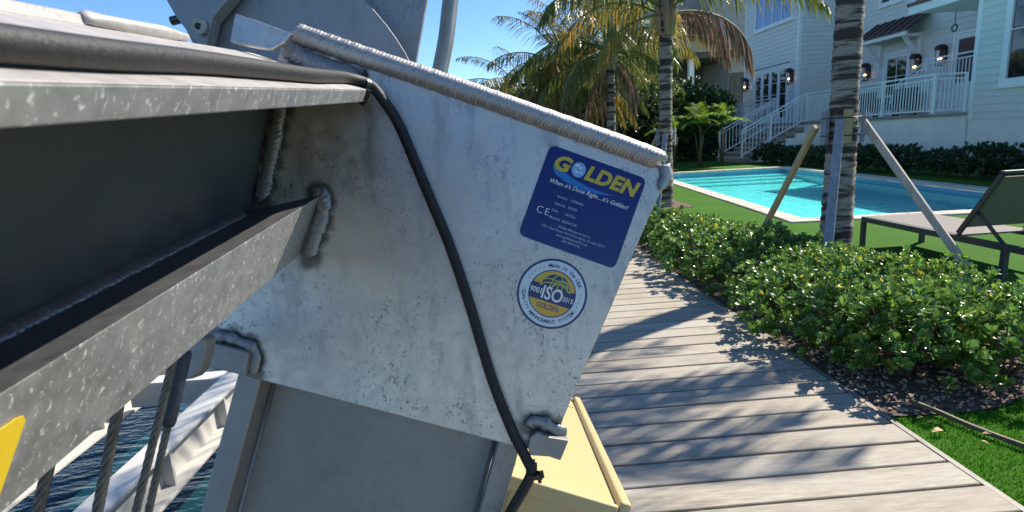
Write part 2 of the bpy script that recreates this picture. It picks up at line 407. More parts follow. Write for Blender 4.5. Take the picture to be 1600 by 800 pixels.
for a, c in ((pi[0], pi[1]), (pi[1], pi[2]), (pi[2], pi[3]), (pi[3], pi[0])):
    ctr = (pi[0] + pi[2]) / 2; mid = (a + c) / 2; d = (c - a).normalized(); nrm = d.cross(V(0, 0, 1)); nrm = nrm if nrm.dot(ctr - mid) > 0 else -nrm
    tl.box(mid + nrm * .005 + V(0, 0, -.115), ((c - a).length - .012, .006, .13), (d, nrm, V(0, 0, 1)))
tl.build('waterline_tile', 'pool_tile', pool)
tag(MB().add([p + V(0, 0, WZ) for p in (pp(CW + .01, CW + .01), pp(PW - CW - .01, CW + .01), pp(PW - CW - .01, PL - CW - .01), pp(CW + .01, PL - CW - .01))], [(0, 1, 2, 3)]).build('pool_water', 'pool_water'), kind='structure')
cop = tag(MB().bx(0, 0.01, 0, .01, -.3, -.29).xform(Matrix.Translation(PO)).build('pool_coping', 'coping_stone'), kind='structure')
def coping_run(a0, a1, along, fixed):
    L = a1 - a0; n = max(1, round(L / .42)); st = L / n
    for k in range(n):
        c0 = a0 + (k + .5) * st; lw = st - .008
        ctr = pp(c0, fixed) if along == 'a' else pp(fixed, c0)
        d = E2 if along == 'a' else E1; sd_ = E1 if along == 'a' else E2
        o = MB().box(ctr + V(0, 0, -.022 + random.uniform(-.002, .002)), (lw, CW - .006, .055), (d, sd_, V(0, 0, 1))).build('coping_stone', 'coping_stone', cop)
        bv(o, .008, 1)
coping_run(0, PW, 'a', CW / 2); coping_run(0, PW, 'a', PL - CW / 2); coping_run(CW, PL - CW, 'b', CW / 2); coping_run(CW, PL - CW, 'b', PW - CW / 2)

# ================================================================== HOUSE
F = 1.40
house = thing('house', 'white two-storey house with lap siding behind the pool', 'house', (15, 20, 0))
def siding(face, fixed, a0, a1, z0, z1, holes=(), pitch=.19):
    """lap boards on a wall facing -X (face 'x') or -Y (face 'y'); holes = (a0,a1,z0,z1)"""
    z = z0
    while z < z1 - .01:
        zt_ = min(z + pitch, z1); spans = [(a0, a1)]
        for h in holes:
            if h[2] < zt_ - .02 and h[3] > z + .02:
                spans = [q for s_ in spans for q in ((s_[0], min(s_[1], h[0])), (max(s_[0], h[1]), s_[1])) if q[1] - q[0] > .02]
        for s0, s1 in spans:
            if face == 'x': poly = [V(fixed, s0, z), V(fixed - .030, s0, z), V(fixed - .008, s0, zt_), V(fixed, s0, zt_)]; ext = (0, s1 - s0, 0)
            else: poly = [V(s0, fixed, z), V(s0, fixed - .030, z), V(s0, fixed - .008, zt_), V(s0, fixed, zt_)]; ext = (s1 - s0, 0, 0)
            MB().prism(poly, ext).build('siding_board', 'white_siding', house)
        z += pitch
def window(y0, y1, z0, z1, X, cols, rows, pane='glass_pane', trim=.12, lab=None):
    """window in a wall facing -X: trim frame, recessed panes, muntins"""
    b = MB(); t = trim
    b.bx(X - .06, X + .05, y0, y1, z0, z0 + t); b.bx(X - .055, X + .05, y0, y0 + t, z0 + t, z1 - t); b.bx(X - .055, X + .05, y1 - t, y1, z0 + t, z1 - t); b.bx(X - .06, X + .05, y0, y1, z1 - t, z1)
    wd = b.build('window', 'white_trim', house)
    W = (y1 - y0 - 2 * t) / cols; H_ = (z1 - z0 - 2 * t) / rows
    for c in range(cols):
        for r in range(rows):
            MB().bx(X - .012, X - .004, y0 + t + c * W + .02, y0 + t + (c + 1) * W - .02, z0 + t + r * H_ + .012, z0 + t + (r + 1) * H_ - .012).build('pane', pane, wd)
    mt = MB()
    for c in range(1, cols): mt.bx(X - .045, X, y0 + t + c * W - .025, y0 + t + c * W + .025, z0 + t, z1 - t)
    for r in range(1, rows): mt.bx(X - .035, X, y0 + t, y1 - t, z0 + t + r * H_ - .014, z0 + t + r * H_ + .014)
    if cols > 1 or rows > 1: mt.build('muntin', 'white_trim', wd)
    MB().bx(X - .10, X + .02, y0 - .05, y1 + .05, z0 - .06, z0 - .003).build('sill', 'white_trim', wd)
    return wd
def door(y0, y1, z0, z1, X, leaves, rows, cols=1, pane='glass_pane', solid=0):
    b = MB(); t = .09
    b.bx(X - .05, X + .05, y0 - t, y0, z0, z1 + t); b.bx(X - .05, X + .05, y1, y1 + t, z0, z1 + t); b.bx(X - .052, X + .05, y0, y1, z1, z1 + t)
    fr = b.build('door', 'white_trim', house)
    W = (y1 - y0) / leaves
    for k in range(leaves):
        a0 = y0 + k * W + .006; a1 = y0 + (k + 1) * W - .006; st = .11
        lf = MB(); lf.bx(X - .03, X + .02, a0, a0 + st, z0, z1 - .005); lf.bx(X - .03, X + .02, a1 - st, a1, z0, z1 - .005)
        zb = z0 + .25 + solid; lf.bx(X - .029, X + .02, a0 + st, a1 - st, z0, zb); lf.bx(X - .029, X + .02, a0 + st, a1 - st, z1 - .15, z1 - .005)
        pw = (a1 - a0 - 2 * st) / cols; ph = (z1 - .15 - zb) / rows
        for c in range(1, cols): lf.bx(X - .025, X, a0 + st + c * pw - .012, a0 + st + c * pw + .012, zb, z1 - .15)
        for r in range(1, rows): lf.bx(X - .024, X, a0 + st, a1 - st, zb + r * ph - .012, zb + r * ph + .012)
        lf.build('door_leaf', 'white_trim', fr)
        for c in range(cols):
            for r in range(rows):
                MB().bx(X - .008, X - .002, a0 + st + c * pw + .013, a0 + st + (c + 1) * pw - .013, zb + r * ph + .013, zb + (r + 1) * ph - .013).build('pane', pane, fr)
    MB().bx(X - .09, X - .03, y0 + .1 if leaves == 1 else (y0 + y1) / 2 - .06, y0 + .13 if leaves == 1 else (y0 + y1) / 2 - .03, z0 + .95, z0 + 1.12).build('door_handle', 'bronze_dark', fr)
    return fr
EAVE = 6.9
XL, XP, XR = 14.0, 16.0, 13.5
YL, YC, YE = 29.8, 24.75, 15.15           # far end, inner corner, right wing corner
# wall cores (behind the siding)
MB().bx(XL, XL + .3, YC + .02, YL, 0, 8.2).build('wall', 'white_siding', house)
MB().bx(XL + .02, XP + .3, YC, YC + .28, 0, 8.2).build('wall', 'white_siding', house)
MB().bx(XP, XP + .3, YE, YC - .002, 0, EAVE + .3).build('wall', 'white_siding', house)
MB().bx(XR, XR + .3, 4, YE, 1.18, EAVE).build('wall', 'white_siding', house)
MB().bx(XR + .3, XP - .002, YE - .3, YE, 1.18, EAVE).build('wall', 'white_siding', house)
MB().bx(XR - .012, XR + .3, 4, YE, 0, 1.178).build('base_wall', 'stucco', house)
MB().bx(XL + .3, 26, YL - .3, YL, 0, 8.2).build('wall', 'white_siding', house)
fd = (25.5, 28.6, F, 3.95)
siding('x', XL, YC + .10, YL - .10, F, 8.1, [(fd[0] - .1, fd[1] + .1, F, 4.06), (25.3, 28.75, 5.86, 8.0)])
siding('y', YC, XL + .10, XP, F, 8.1)
siding('x', XP, YE, YC - .001, F, EAVE, [(20.65, 22.15, F, 3.85), (17.75, 18.85, 2.1, 4.02), (21.4, 22.6, 5.62, 7.2)])
siding('x', XR, 4, YE - .1, 1.18, EAVE, [(11.9, 14.3, 2.0, 4.7)])
for (x0, x1, y0, y1, z0, z1) in ((XL - .036, XL + .1, YC - .036, YC + .10, F, 8.15), (XL - .035, XL, YL - .10, YL, F, 8.15), (XR - .036, XR + .1, YE - .10, YE + .03, 1.18, EAVE)):
    MB().bx(x0, x1, y0, y1, z0, z1).build('corner_board', 'white_trim', house)
door(*fd[:2], F + .02, 3.95, XL - .01, 4, 4)
MB().bx(XL - .09, XL, fd[0] - .12, fd[1] + .12, 4.045, 4.08).build('drip_cap', 'bronze_dark', house)
window(25.3, 28.75, 5.86, 8.0, XL - .01, 4, 1, 'sky_curtain_pane')
d1 = door(20.78, 22.02, F + .02, 3.74, XP - .01, 1, 2, 2, solid=.55)
d2 = door(17.88, 18.74, 2.12, 3.92, XP - .01, 1, 1, 1, 'mahogany')
window(21.4, 22.6, 5.62, 7.2, XP - .01, 2, 2)
window(11.9, 14.3, 2.0, 4.7, XR - .01, 2, 2, trim=.17)
# door canopy: standing-seam shed roof on brackets
cy0, cy1 = 19.85, 22.6; cz0, cz1 = 4.36, 4.98; cx0 = 15.05
can = MB().prism([V(XP - .03, cy0, cz1), V(cx0, cy0, cz0), V(cx0, cy0, cz0 - .05), V(XP - .03, cy0, cz1 - .05)], (0, cy1 - cy0, 0)).build('canopy_roof', 'roof_brown', house)
for k in range(7):
    yy = cy0 + .02 + k * (cy1 - cy0 - .04) / 6
    MB().bar((XP - .04, yy, cz1 + .012), (cx0, yy, cz0 + .012), .025, .045).build('seam', 'roof_brown', can)
MB().bx(cx0 + .03, cx0 + .12, cy0 + .05, cy1 - .05, cz0 - .17, cz0 - .03).build('fascia', 'white_trim', can)
for yy in (20.25, 22.25):
    br = MB().bx(XP - .14, XP - .03, yy - .05, yy + .05, 3.35, 4.3); br.bx(cx0 + .15, XP - .15, yy - .05, yy + .05, 4.16, 4.27); br.bar((XP - .12, yy, 3.5), (cx0 + .25, yy, 4.18), .09, .11)
    br.build('bracket', 'white_trim', can)
# upper balcony over the porch end
MB().bx(13.6, 13.72, YE + .04, 17.9, 4.46, 4.70).build('balcony_fascia', 'white_trim', house)
MB().bx(13.56, XP - .035, YE + .035, 17.94, 4.705, 4.80).build('balcony_floor', 'roof_brown', house)
MB().bx(13.725, XP - .035, YE + .04, 17.88, 4.50, 4.56).build('balcony_ceiling', 'white_trim', house)
for yy in (17.8, 16.5):
    MB().bx(13.66, 13.80, yy - .07, yy + .07, 4.803, 6.83).build('balcony_post', 'white_trim', house)
br = MB().bar((13.72, YE + .1, 5.75), (13.72, 17.8, 5.75), .06, .05)
for k in range(22): br.bx(13.705, 13.735, YE + .2 + k * .12, YE + .225 + k * .12, 4.86, 5.73)
br.bar((13.72, YE + .1, 4.88), (13.72, 17.8, 4.88), .05, .04); br.build('balcony_railing', 'white_trim', house)
# roofs
def hip(x0, x1, y0, y1, z, h):
    ix = (x1 - x0) / 2 * .95
    b = MB().add([V(x0, y0, z), V(x1, y0, z), V(x1, y1, z), V(x0, y1, z), V(x0 + ix, y0 + ix, z + h), V(x0 + ix, y1 - ix, z + h), V(x0, y0, z - .16), V(x1, y0, z - .16), V(x1, y1, z - .16), V(x0, y1, z - .16)],
                 [(0, 1, 4), (1, 2, 5, 4), (2, 3, 5), (3, 0, 4, 5), (0, 6, 7, 1), (1, 7, 8, 2), (2, 8, 9, 3), (3, 9, 6, 0), (6, 9, 8, 7)])
    return b.build('roof', 'roof_brown', house)
hip(13.2, 22, 3.5, 18.1, 7.0, 1.6)
hip(15.7, 25, 18.12, 24.4, 7.45, 1.6)
hip(13.6, 21, 24.5, 30.3, 8.4, 2.0)
# hanging ring on the porch
b = MB().tube([(14.9, 17.6, 4.5), (14.9, 17.6, 4.08)], .012, 6)
b.tube([(14.9, 17.6 + .10 * math.sin(a * math.pi / 8), 3.98 + .10 * math.cos(a * math.pi / 8)) for a in range(17)], .02, 6)
tag(b.build('hanging_ring', 'bronze_dark'), 'small dark ring hanging from the porch ceiling', 'ring')

# raised terrace with stairs
ter = thing('terrace', 'raised white stucco terrace with brick edge and stairs to the lawn', 'terrace', (13, 20, 0))
TX = 12.45; SY0, SY1 = 21.35, 23.55; SX = 9.95
b = MB().bx(TX, XP, YE + .05, YL, 0, F - .09); b.build('terrace_wall', 'stucco', ter)
def course(a, c, along):
    L = (c - a); n = int(L / .62)
    for k in range(n):
        s0 = a + k * L / n; s1 = a + (k + 1) * L / n - .006
        if along == 'y': q = MB().bx(TX - .05, TX + .35, s0, s1, F - .088, F)
        else: q = MB().bx(s0, s1, YE, YE + .30, F - .088, F - .001)
        q.build('edge_brick', 'brick_step', ter)
course(YE + .31, YL, 'y'); course(TX - .05, XR - .05, 'x')
MB().bx(TX + .36, XP - .05, YE + .32, YL, F - .088, F - .004).build('terrace_floor', 'coping_stone', ter)
NS = 8; rise = F / NS; tread = (TX - SX) / (NS - 1)
for k in range(NS - 1):
    x0 = SX + k * tread
    st = MB().bx(x0, TX - .003, SY0 + .04, SY1 - .04, k * rise + (.001 if k else GZ), (k + 1) * rise - .045).build('stair_riser', 'brick_step', ter)
    MB().bx(x0 - .03, x0 + tread + .02, SY0 + .01, SY1 - .01, (k + 1) * rise - .044, (k + 1) * rise).build('stair_tread', 'coping_stone', ter)
# stucco cheek under the stair
poly = [V(SX + .6, SY0 + .03, GZ)] + [q for k in range(2, NS - 1) for q in (V(SX + k * tread, SY0 + .03, (k - 1) * rise - .05), V(SX + k * tread, SY0 + .03, k * rise - .05))] + [V(TX - .003, SY0 + .03, (NS - 2) * rise - .05), V(TX - .003, SY0 + .03, GZ)]
MB().prism(poly, (0, -.06, 0)).build('stair_cheek', 'stucco', ter)

# railings
def railing(name, a, b_, label, posts=(0, 1), step=.112, h=1.05, low=.09):
    a = Vector(a); b_ = Vector(b_); r = thing(name, label, 'railing', a, None)
    d = b_ - a; L = math.hypot(d.x, d.y); up = V(0, 0, 1)
    MB().bar(a + up * h, b_ + up * h, .05, .045).build('top_rail', 'white_trim', r)
    MB().bar(a + up * (h - .13), b_ + up * (h - .13), .035, .035).build('middle_rail', 'white_trim', r)
    MB().bar(a + up * low, b_ + up * low, .035, .04).build('bottom_rail', 'white_trim', r)
    me = MB().bx(-.011, .011, -.011, .011, low + .02, h - .148).mesh('baluster', 'white_trim')
    n = int(L / step)
    for k in range(1, n): inst('baluster', me, r, d * (k / n))
    for t in posts:
        p = a + d * t; q = MB().bx(p.x - .03, p.x + .03, p.y - .03, p.y + .03, p.z, p.z + h + .003); q.bx(p.x - .05, p.x + .05, p.y - .05, p.y + .05, p.z + .001, p.z + .02); q.build('post', 'white_trim', r)
    return r
railing('railing', (TX + .06, YE + .1, F), (TX + .06, SY0, F), 'white baluster railing along the terrace front right of the stairs', (0, .33, .66, 1))
railing('railing', (TX + .06, SY1, F), (TX + .06, YL - .1, F), 'white terrace railing in front of the french doors', (0, .5, 1))
railing('railing', (TX + .12, YE + .1, F), (XR - .1, YE + .1, F), 'short white railing at the terrace corner by the right wing', (1,))
railing('stair_railing', (SX + .08, SY0 + .06, rise), (TX + .02, SY0 + .06, F), 'near sloping white handrail of the terrace stairs', (0, .45), .14)
railing('stair_railing', (SX + .08, SY1 - .06, rise), (TX + .02, SY1 - .06, F), 'far sloping white handrail of the terrace stairs', (0, .45), .14)
# inner steps up to the right porch door
ist = thing('porch_steps', 'short white inner steps rising to the brown porch door', 'steps', (15, 18, F))
for k in range(4): MB().bx(14.75, XP - .04, YE + .33, 19.5 - k * .3, F + k * .175, F + (k + 1) * .175 - .002).build('step', 'stucco', ist)
railing('porch_railing', (14.7, 19.6, F + .02), (14.7, 18.3, 2.1), 'sloping white rail of the inner porch steps', (0, 1), .12)
railing('porch_railing', (14.7, 18.3, 2.1), (14.7, YE + .4, 2.1), 'level white rail on the porch landing before the brown door', (1,), .12)
# lanterns
def lantern(x, y_, z, label):
    t = thing('wall_lantern', label, 'lantern', (x, y_, z), 'wall lanterns on the house')
    b = MB(); w_ = .10; x = x - .20
    for sx in (-1, 1):
        for sy in (-1, 1): b.bar((x + sx * w_ * .8, y_ + sy * w_ * .8, z - .32), (x + sx * w_, y_ + sy * w_, z + .17), .022, .022)
    b.bx(x - w_ * .9, x + w_ * .9, y_ - w_ * .9, y_ + w_ * .9, z - .35, z - .32); b.bx(x - w_ - .01, x + w_ + .01, y_ - w_ - .01, y_ + w_ + .01, z + .17, z + .20)
    b.build('cage', 'bronze_dark', t)
    b = MB(); prev = None; ring = []
    for k in range(5):
        a = k / 4 * math.pi / 2; rr = w_ * 1.12 * math.cos(a) + .02; zz = z + .20 + .16 * math.sin(a)
        ring += [V(x - rr, y_ - rr, zz), V(x + rr, y_ - rr, zz), V(x + rr, y_ + rr, zz), V(x - rr, y_ + rr, zz)]
    b.add(ring, [(k * 4 + j, k * 4 + (j + 1) % 4, k * 4 + 4 + (j + 1) % 4, k * 4 + 4 + j) for k in range(4) for j in range(4)] + [(16, 17, 18, 19)]); b.build('hood', 'bronze_dark', t)
    MB().bx(x + w_, x + .215, y_ - .09, y_ + .09, z - .22, z + .25).build('backplate', 'bronze_dark', t)
    for sy in (-.05, 0, .05):
        c = MB().tube([(x, y_ + sy, z - .32), (x, y_ + sy, z - .13)], .014, 6).build('candle', 'ink_white', t)
        MB().tube([(x, y_ + sy, z - .128), (x, y_ + sy, z - .105), (x, y_ + sy, z - .07)], [.012, .024, .004], 8).build('flame', 'lantern_flame', c)
lantern(XL, 29.35, 3.46, 'leftmost lit dark lantern, left of the french doors')
lantern(XL, 25.12, 3.42, 'lit dark lantern right of the french doors by the house corner')
lantern(XP, 22.95, 3.24, 'lit dark lantern left of the canopied door next to the palm trunk')
lantern(XP, 20.28, 3.22, 'lit dark lantern just right of the canopied door')
lantern(XP, 19.15, 3.35, 'rightmost lit dark lantern above the inner porch rail')
# patio seats behind the railing
def patio_seat(x, y_, label):
    t = thing('patio_chair', label, 'chair', (x, y_, F))
    MB().bx(x - .35, x + .35, y_ - .55, y_ + .55, F + .22, F + .42).build('seat', 'dark_cushion', t, .03)
    MB().bx(x + .22, x + .36, y_ - .55, y_ + .55, F + .425, F + .92).build('backrest', 'dark_cushion', t, .03)
    for s_ in (-1, 1):
        MB().bx(x - .35, x + .2, y_ + s_ * .6 - .05, y_ + s_ * .6 + .05, F + .25, F + .66).build('armrest', 'dark_cushion', t, .02)
        for sx in (-1, 1): MB().bx(x + sx * .3 - .025, x + sx * .3 + .025, y_ + s_ * .5 - .025, y_ + s_ * .5 + .025, F, F + .218).build('leg', 'frame_grey', t)
patio_seat(14.2, 20.9, 'dark patio seat behind the terrace railing near the palm trunk')
patio_seat(14.2, 18.9, 'dark patio seat behind the terrace railing near the inner steps')

# neighbour's unfinished concrete building
nb = thing('concrete_building', 'unfinished grey concrete building beyond the palms', 'building', (16, 40, 0))
MB().bx(9.5, 17.65, 38, 44, 6.35, 7.05).build('floor_slab', 'concrete', nb)
MB().bx(9.5, 17.9, 38.4, 44, 6.0, 6.348).build('beam', 'concrete_dark', nb)
MB().bx(17.2, 26, 39, 44, 0, 6.34).build('wall', 'concrete', nb)
MB().bx(16.3, 26, 40, 44.5, 7.052, 14).build('wall', 'concrete', nb)
MB().bx(9.5, 17.19, 43.6, 44, 0, 5.99).build('wall', 'concrete_dark', nb)
MB().bx(9.5, 12.8, 42, 42.4, 7.052, 14).build('wall', 'concrete', nb)
MB().bx(12.81, 16.29, 42.2, 42.3, 7.052, 9.6).build('opening', 'concrete_dark', nb)
MB().bx(12.81, 16.29, 42, 42.4, 9.61, 14).build('wall', 'concrete', nb)
for x in (14.45, 10.6): MB().bx(x - .17, x + .17, 38.5, 38.85, 0, 5.99).build('column', 'white_trim', nb)
MB().bx(17.25, 19.5, 38.9, 38.98, .5, 5.0).build('opening', 'concrete_dark', nb)
rl = MB()
for z in (7.45, 7.9, 8.35): rl.bx(11, 15.4, 38.05, 38.11, z - .045, z + .045)
for x in (11, 12.4, 13.9, 15.35): rl.bx(x - .05, x + .05, 38.13, 38.2, 7.052, 8.4)
rl.build('guard_rail', 'concrete', nb)
st = MB().prism([V(8.2, 38.1, 5.6), V(11.3, 38.1, 8.3), V(11.3, 38.1, 8.15), V(8.2, 38.1, 5.45)], (0, .08, 0)); st.prism([V(8.2, 38.1, 4.9), V(11.3, 38.1, 7.55), V(11.3, 38.1, 7.35), V(8.2, 38.1, 4.7)], (0, .5, 0)); st.build('stair_rail', 'concrete', nb)

# ================================================================== VEGETATION
def leaf(b, base, d, up, L, W, fold=.18, curl=.2):
    """one obovate leaf of six points"""
    sdv = d.cross(up)
    if sdv.length < 1e-4: sdv = V(1, 0, 0)
    sdv.normalize(); n = sdv.cross(d).normalized()
    m1 = base + d * (L * .45) + n * (L * curl * .35); m2 = base + d * (L * .8) + n * (L * curl * .25); tip = base + d * L - n * (L * .05)
    b.add([base, m1 + sdv * (W * .36) + n * (W * fold), m1 - sdv * (W * .36) + n * (W * fold), m2 + sdv * (W * .5) + n * (W * fold), m2 - sdv * (W * .5) + n * (W * fold), tip, m1, m2],
          [(0, 1, 6), (0, 6, 2), (1, 3, 7, 6), (6, 7, 4, 2), (3, 5, 7), (7, 5, 4)])
def shrub_mesh(name, rx, ry, h, nros, L, W, mat, seed, per=(8, 12)):
    rnd = random.Random(seed); b = MB()
    for k in range(nros):
        a = rnd.uniform(0, 6.283); u = rnd.random() ** .5; z = rnd.uniform(.15, 1)
        prof = (1 - max(0, z - .45) ** 2 * 2.2) ** .5 if z > .45 else .82 + .4 * z
        shell = rnd.uniform(.8, 1.08) if rnd.random() < .72 else rnd.uniform(.2, .8)
        if z > .8: shell = u * 1.05
        p = V(rx * prof * shell * math.cos(a), ry * prof * shell * math.sin(a), h * z * rnd.uniform(.88, 1.08))
        ax = V(p.x / rx * .7, p.y / ry * .7, .25 + z * .8) + V(rnd.uniform(-.4, .4), rnd.uniform(-.4, .4), rnd.uniform(-.2, .3)); ax.normalize()
        t1 = ax.orthogonal().normalized(); t2 = ax.cross(t1); n = rnd.randint(*per); ph = rnd.uniform(0, 6.28)
        for j in range(n):
            aa = ph + j * 2.4; op = .35 + .75 * j / n + rnd.uniform(-.12, .12)
            d = (ax * math.cos(op) + (t1 * math.cos(aa) + t2 * math.sin(aa)) * math.sin(op)).normalized()
            s_ = rnd.uniform(.7, 1.15); leaf(b, p + d * .006 - ax * (.015 * j / n), d, ax, L * s_, W * s_, rnd.uniform(.05, .2), rnd.uniform(-.1, .25))
    return b.mesh(name, mat)
def stems_mesh(h, n, mat, spread, seed):
    rnd = random.Random(seed); b = MB()
    for k in range(n):
        a = rnd.uniform(0, 6.28); r = spread * rnd.uniform(.4, 1)
        b.tube([(0.02 * math.cos(a), .02 * math.sin(a), -.02), (r * .5 * math.cos(a), r * .5 * math.sin(a), h * .45), (r * math.cos(a), r * math.sin(a), h * .9)], [.008, .006, .003], 5)
    return b.mesh('stem', mat)
near_me = [shrub_mesh('foliage', .36, .36, .50, 150, .062, .030, 'shrub_leaf', s_) for s_ in (1, 2, 3, 4)]
near_st = [stems_mesh(.45, 9, 'stem_wood', .28, s_) for s_ in (1, 2)]
rs = random.Random(5); k = 0
SHR = []
for (yy, xs) in ((2.66, (2.18, 2.6)), (3.0, (2.04, 2.44, 2.8)), (3.42, (2.02, 2.42, 2.78)), (3.85, (2.02, 2.42, 2.8)), (4.3, (2.03, 2.43, 2.82)), (4.78, (2.02, 2.42, 2.8)), (5.3, (2.03, 2.44, 2.78)), (5.8, (2.03, 2.38)), (6.3, (2.02, 2.34)), (6.85, (2.02, 2.30)), (7.5, (2.03,)), (8.1, (2.05,)), (8.8, (2.03,)), (9.6, (2.05, 2.5))):
    for x in xs:
        t = thing('shrub', 'green glossy-leaved shrub in the low hedge beside the boardwalk', 'shrub', (x + rs.uniform(-.05, .05), yy + rs.uniform(-.08, .08), -.012), 'shrubs in the bed beside the boardwalk')
        s_ = rs.uniform(.78, .98) * (.86 if yy > 5.2 and x > 2.2 else .9 if x > 2.7 and yy < 4.5 else 1.04 if 4.5 < yy < 5.2 else 1); rz = rs.uniform(0, 6.28)
        inst('foliage', near_me[k % 4], t, (0, 0, 0), (0, 0, rz), (s_, s_, s_ * rs.uniform(.85, 1.05)))
        inst('stem', near_st[k % 2], t, (0, 0, 0), (0, 0, rz), s_); k += 1
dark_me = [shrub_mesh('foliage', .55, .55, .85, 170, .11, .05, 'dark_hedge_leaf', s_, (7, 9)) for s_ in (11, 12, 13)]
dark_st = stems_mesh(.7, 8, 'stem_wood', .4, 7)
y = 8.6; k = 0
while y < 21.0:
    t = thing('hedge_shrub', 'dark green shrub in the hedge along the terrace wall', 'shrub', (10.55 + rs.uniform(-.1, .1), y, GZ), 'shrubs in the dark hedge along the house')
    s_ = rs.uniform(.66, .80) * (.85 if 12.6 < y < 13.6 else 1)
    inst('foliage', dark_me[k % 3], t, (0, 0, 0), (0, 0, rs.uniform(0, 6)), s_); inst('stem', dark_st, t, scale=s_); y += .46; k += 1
for (x, y) in ((9.6, 24.6), (9.0, 25.4), (8.4, 26.2), (9.9, 25.4), (10.6, 24.6), (11.4, 24.4)):
    t = thing('hedge_shrub', 'low dark shrub left of the terrace stairs', 'shrub', (x, y, GZ), 'low shrubs left of the stairs')
    inst('foliage', dark_me[k % 3], t, (0, 0, 0), (0, 0, rs.uniform(0, 6)), 1.05); inst('stem', dark_st, t); k += 1
# tall bushes closing the view
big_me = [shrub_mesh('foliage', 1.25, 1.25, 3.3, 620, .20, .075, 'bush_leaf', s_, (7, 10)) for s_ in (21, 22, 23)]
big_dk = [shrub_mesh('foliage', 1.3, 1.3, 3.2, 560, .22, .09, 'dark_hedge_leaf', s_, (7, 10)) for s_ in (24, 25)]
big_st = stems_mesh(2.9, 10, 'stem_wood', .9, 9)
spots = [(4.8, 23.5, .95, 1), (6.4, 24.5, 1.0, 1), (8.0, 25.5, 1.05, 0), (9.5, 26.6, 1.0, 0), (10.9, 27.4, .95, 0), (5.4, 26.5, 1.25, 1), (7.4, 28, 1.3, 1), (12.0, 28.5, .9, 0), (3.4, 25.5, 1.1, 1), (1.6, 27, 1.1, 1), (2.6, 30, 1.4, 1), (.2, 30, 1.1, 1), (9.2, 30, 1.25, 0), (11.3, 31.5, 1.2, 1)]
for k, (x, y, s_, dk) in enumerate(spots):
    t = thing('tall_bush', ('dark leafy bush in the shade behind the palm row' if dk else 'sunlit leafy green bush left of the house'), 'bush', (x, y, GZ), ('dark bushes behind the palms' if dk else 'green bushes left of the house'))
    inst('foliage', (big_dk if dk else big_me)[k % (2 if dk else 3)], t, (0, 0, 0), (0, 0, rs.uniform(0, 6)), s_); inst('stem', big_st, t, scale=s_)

# palms
def frond_mesh(seed, elev, droop, L, leafL, hang, mat, stations=46, wd=.030, gaps=0.0):
    rnd = random.Random(seed); b = MB(); path = []; p = V(0, 0, 0); n = 22; tang = []
    yaw = rnd.uniform(-.15, .15)
    for i in range(n + 1):
        s_ = i / n; a = R(elev) - R(droop) * s_ ** 1.25; d = V(math.cos(a), yaw * s_, math.sin(a)).normalized()
        path.append(p.copy()); tang.append(d); p = p + d * (L / n)
    st = 'stem_dead' if 'dead' in mat else 'stem_green'
    b.tube(path, [.028 * (1 - .88 * i / n) + .002 for i in range(n + 1)], 5)
    nst = len(b.f)
    for k in range(stations):
        s_ = .16 + .84 * (k + .5) / stations; fi = s_ * n; i = min(int(fi), n - 1); f = fi - i
        q = path[i].lerp(path[i + 1], f); d = tang[i]
        sidev = d.cross(V(0, 0, 1)); sidev = sidev.normalized() if sidev.length > 1e-3 else V(0, 1, 0)
        ll = leafL * (.55 + .45 * math.sin(math.pi * min(1, s_ * .95 + .05))) * (1 if s_ < .85 else .8)
        for sg in (-1, 1):
            if rnd.random() < gaps: continue
            hg = hang * rnd.uniform(.75, 1.25)
            dv = (sidev * sg * (1 - .45 * min(1, hg)) + d * rnd.uniform(.35, .6) + V(0, 0, -hg)).normalized()
            lx = ll * rnd.uniform(.8, 1.1); m_ = q + dv * (lx * .5) ; dv2 = (dv + V(rnd.uniform(-.12, .12), rnd.uniform(-.12, .12), -.35 - hg * .35)).normalized(); tip = m_ + dv2 * (lx * .5)
            wv = dv.cross(V(rnd.uniform(-.5, .5), rnd.uniform(-.5, .5), 1)).normalized() * (wd * .5)
            b.add([q + wv * .6, q - wv * .6, m_ - wv, m_ + wv, tip], [(0, 1, 2, 3), (3, 2, 4)])
    me = b.mesh('frond', mat); me.materials.append(MATS[st])
    for i in range(nst): me.polygons[i].material_index = 1
    return me
FR = {}
FR['up'] = [frond_mesh(10, 80, 70, 2.5, .66, .6, 'frond_yellow'), frond_mesh(1, 74, 55, 2.6, .62, .25, 'frond_green'), frond_mesh(2, 62, 75, 2.7, .65, .4, 'frond_green')]
FR['mid'] = [frond_mesh(3, 40, 80, 2.7, .68, .65, 'frond_green'), frond_mesh(4, 28, 85, 2.6, .7, .8, 'frond_green'), frond_mesh(5, 34, 95, 2.5, .7, .9, 'frond_yellow')]
FR['low'] = [frond_mesh(6, 5, 80, 2.4, .68, 1.1, 'frond_green', gaps=.1), frond_mesh(7, -8, 70, 2.3, .66, 1.2, 'frond_yellow', gaps=.15)]
FR['dead'] = [frond_mesh(8, 6, 95, 1.9, .75, 1.5, 'frond_dead', 60, .028, .05), frond_mesh(9, -50, 38, 1.5, .5, 1.3, 'frond_dead', 34, .03, .2)]
def trunk(t, x, y, z1, r, seed):
    rnd = random.Random(seed); path = []; rad = []; z = GZ - .05
    while z < z1:
        f = z / z1; path.append(V(x, y, z)); rad.append(r * (1.22 - .25 * min(1, f * 3) + .03 * rnd.uniform(-1, 1)) * (1 + .0))
        path.append(V(x, y, z + .012)); rad.append(rad[-1] * .93); z += rnd.uniform(.055, .095)
    return MB().tube(path, rad, 18, rfun=lambda i, a: 1 + .03 * noise.noise(V(math.cos(a) * 2, math.sin(a) * 2, i * .35 + seed))).build('trunk', 'palm_bark', t)
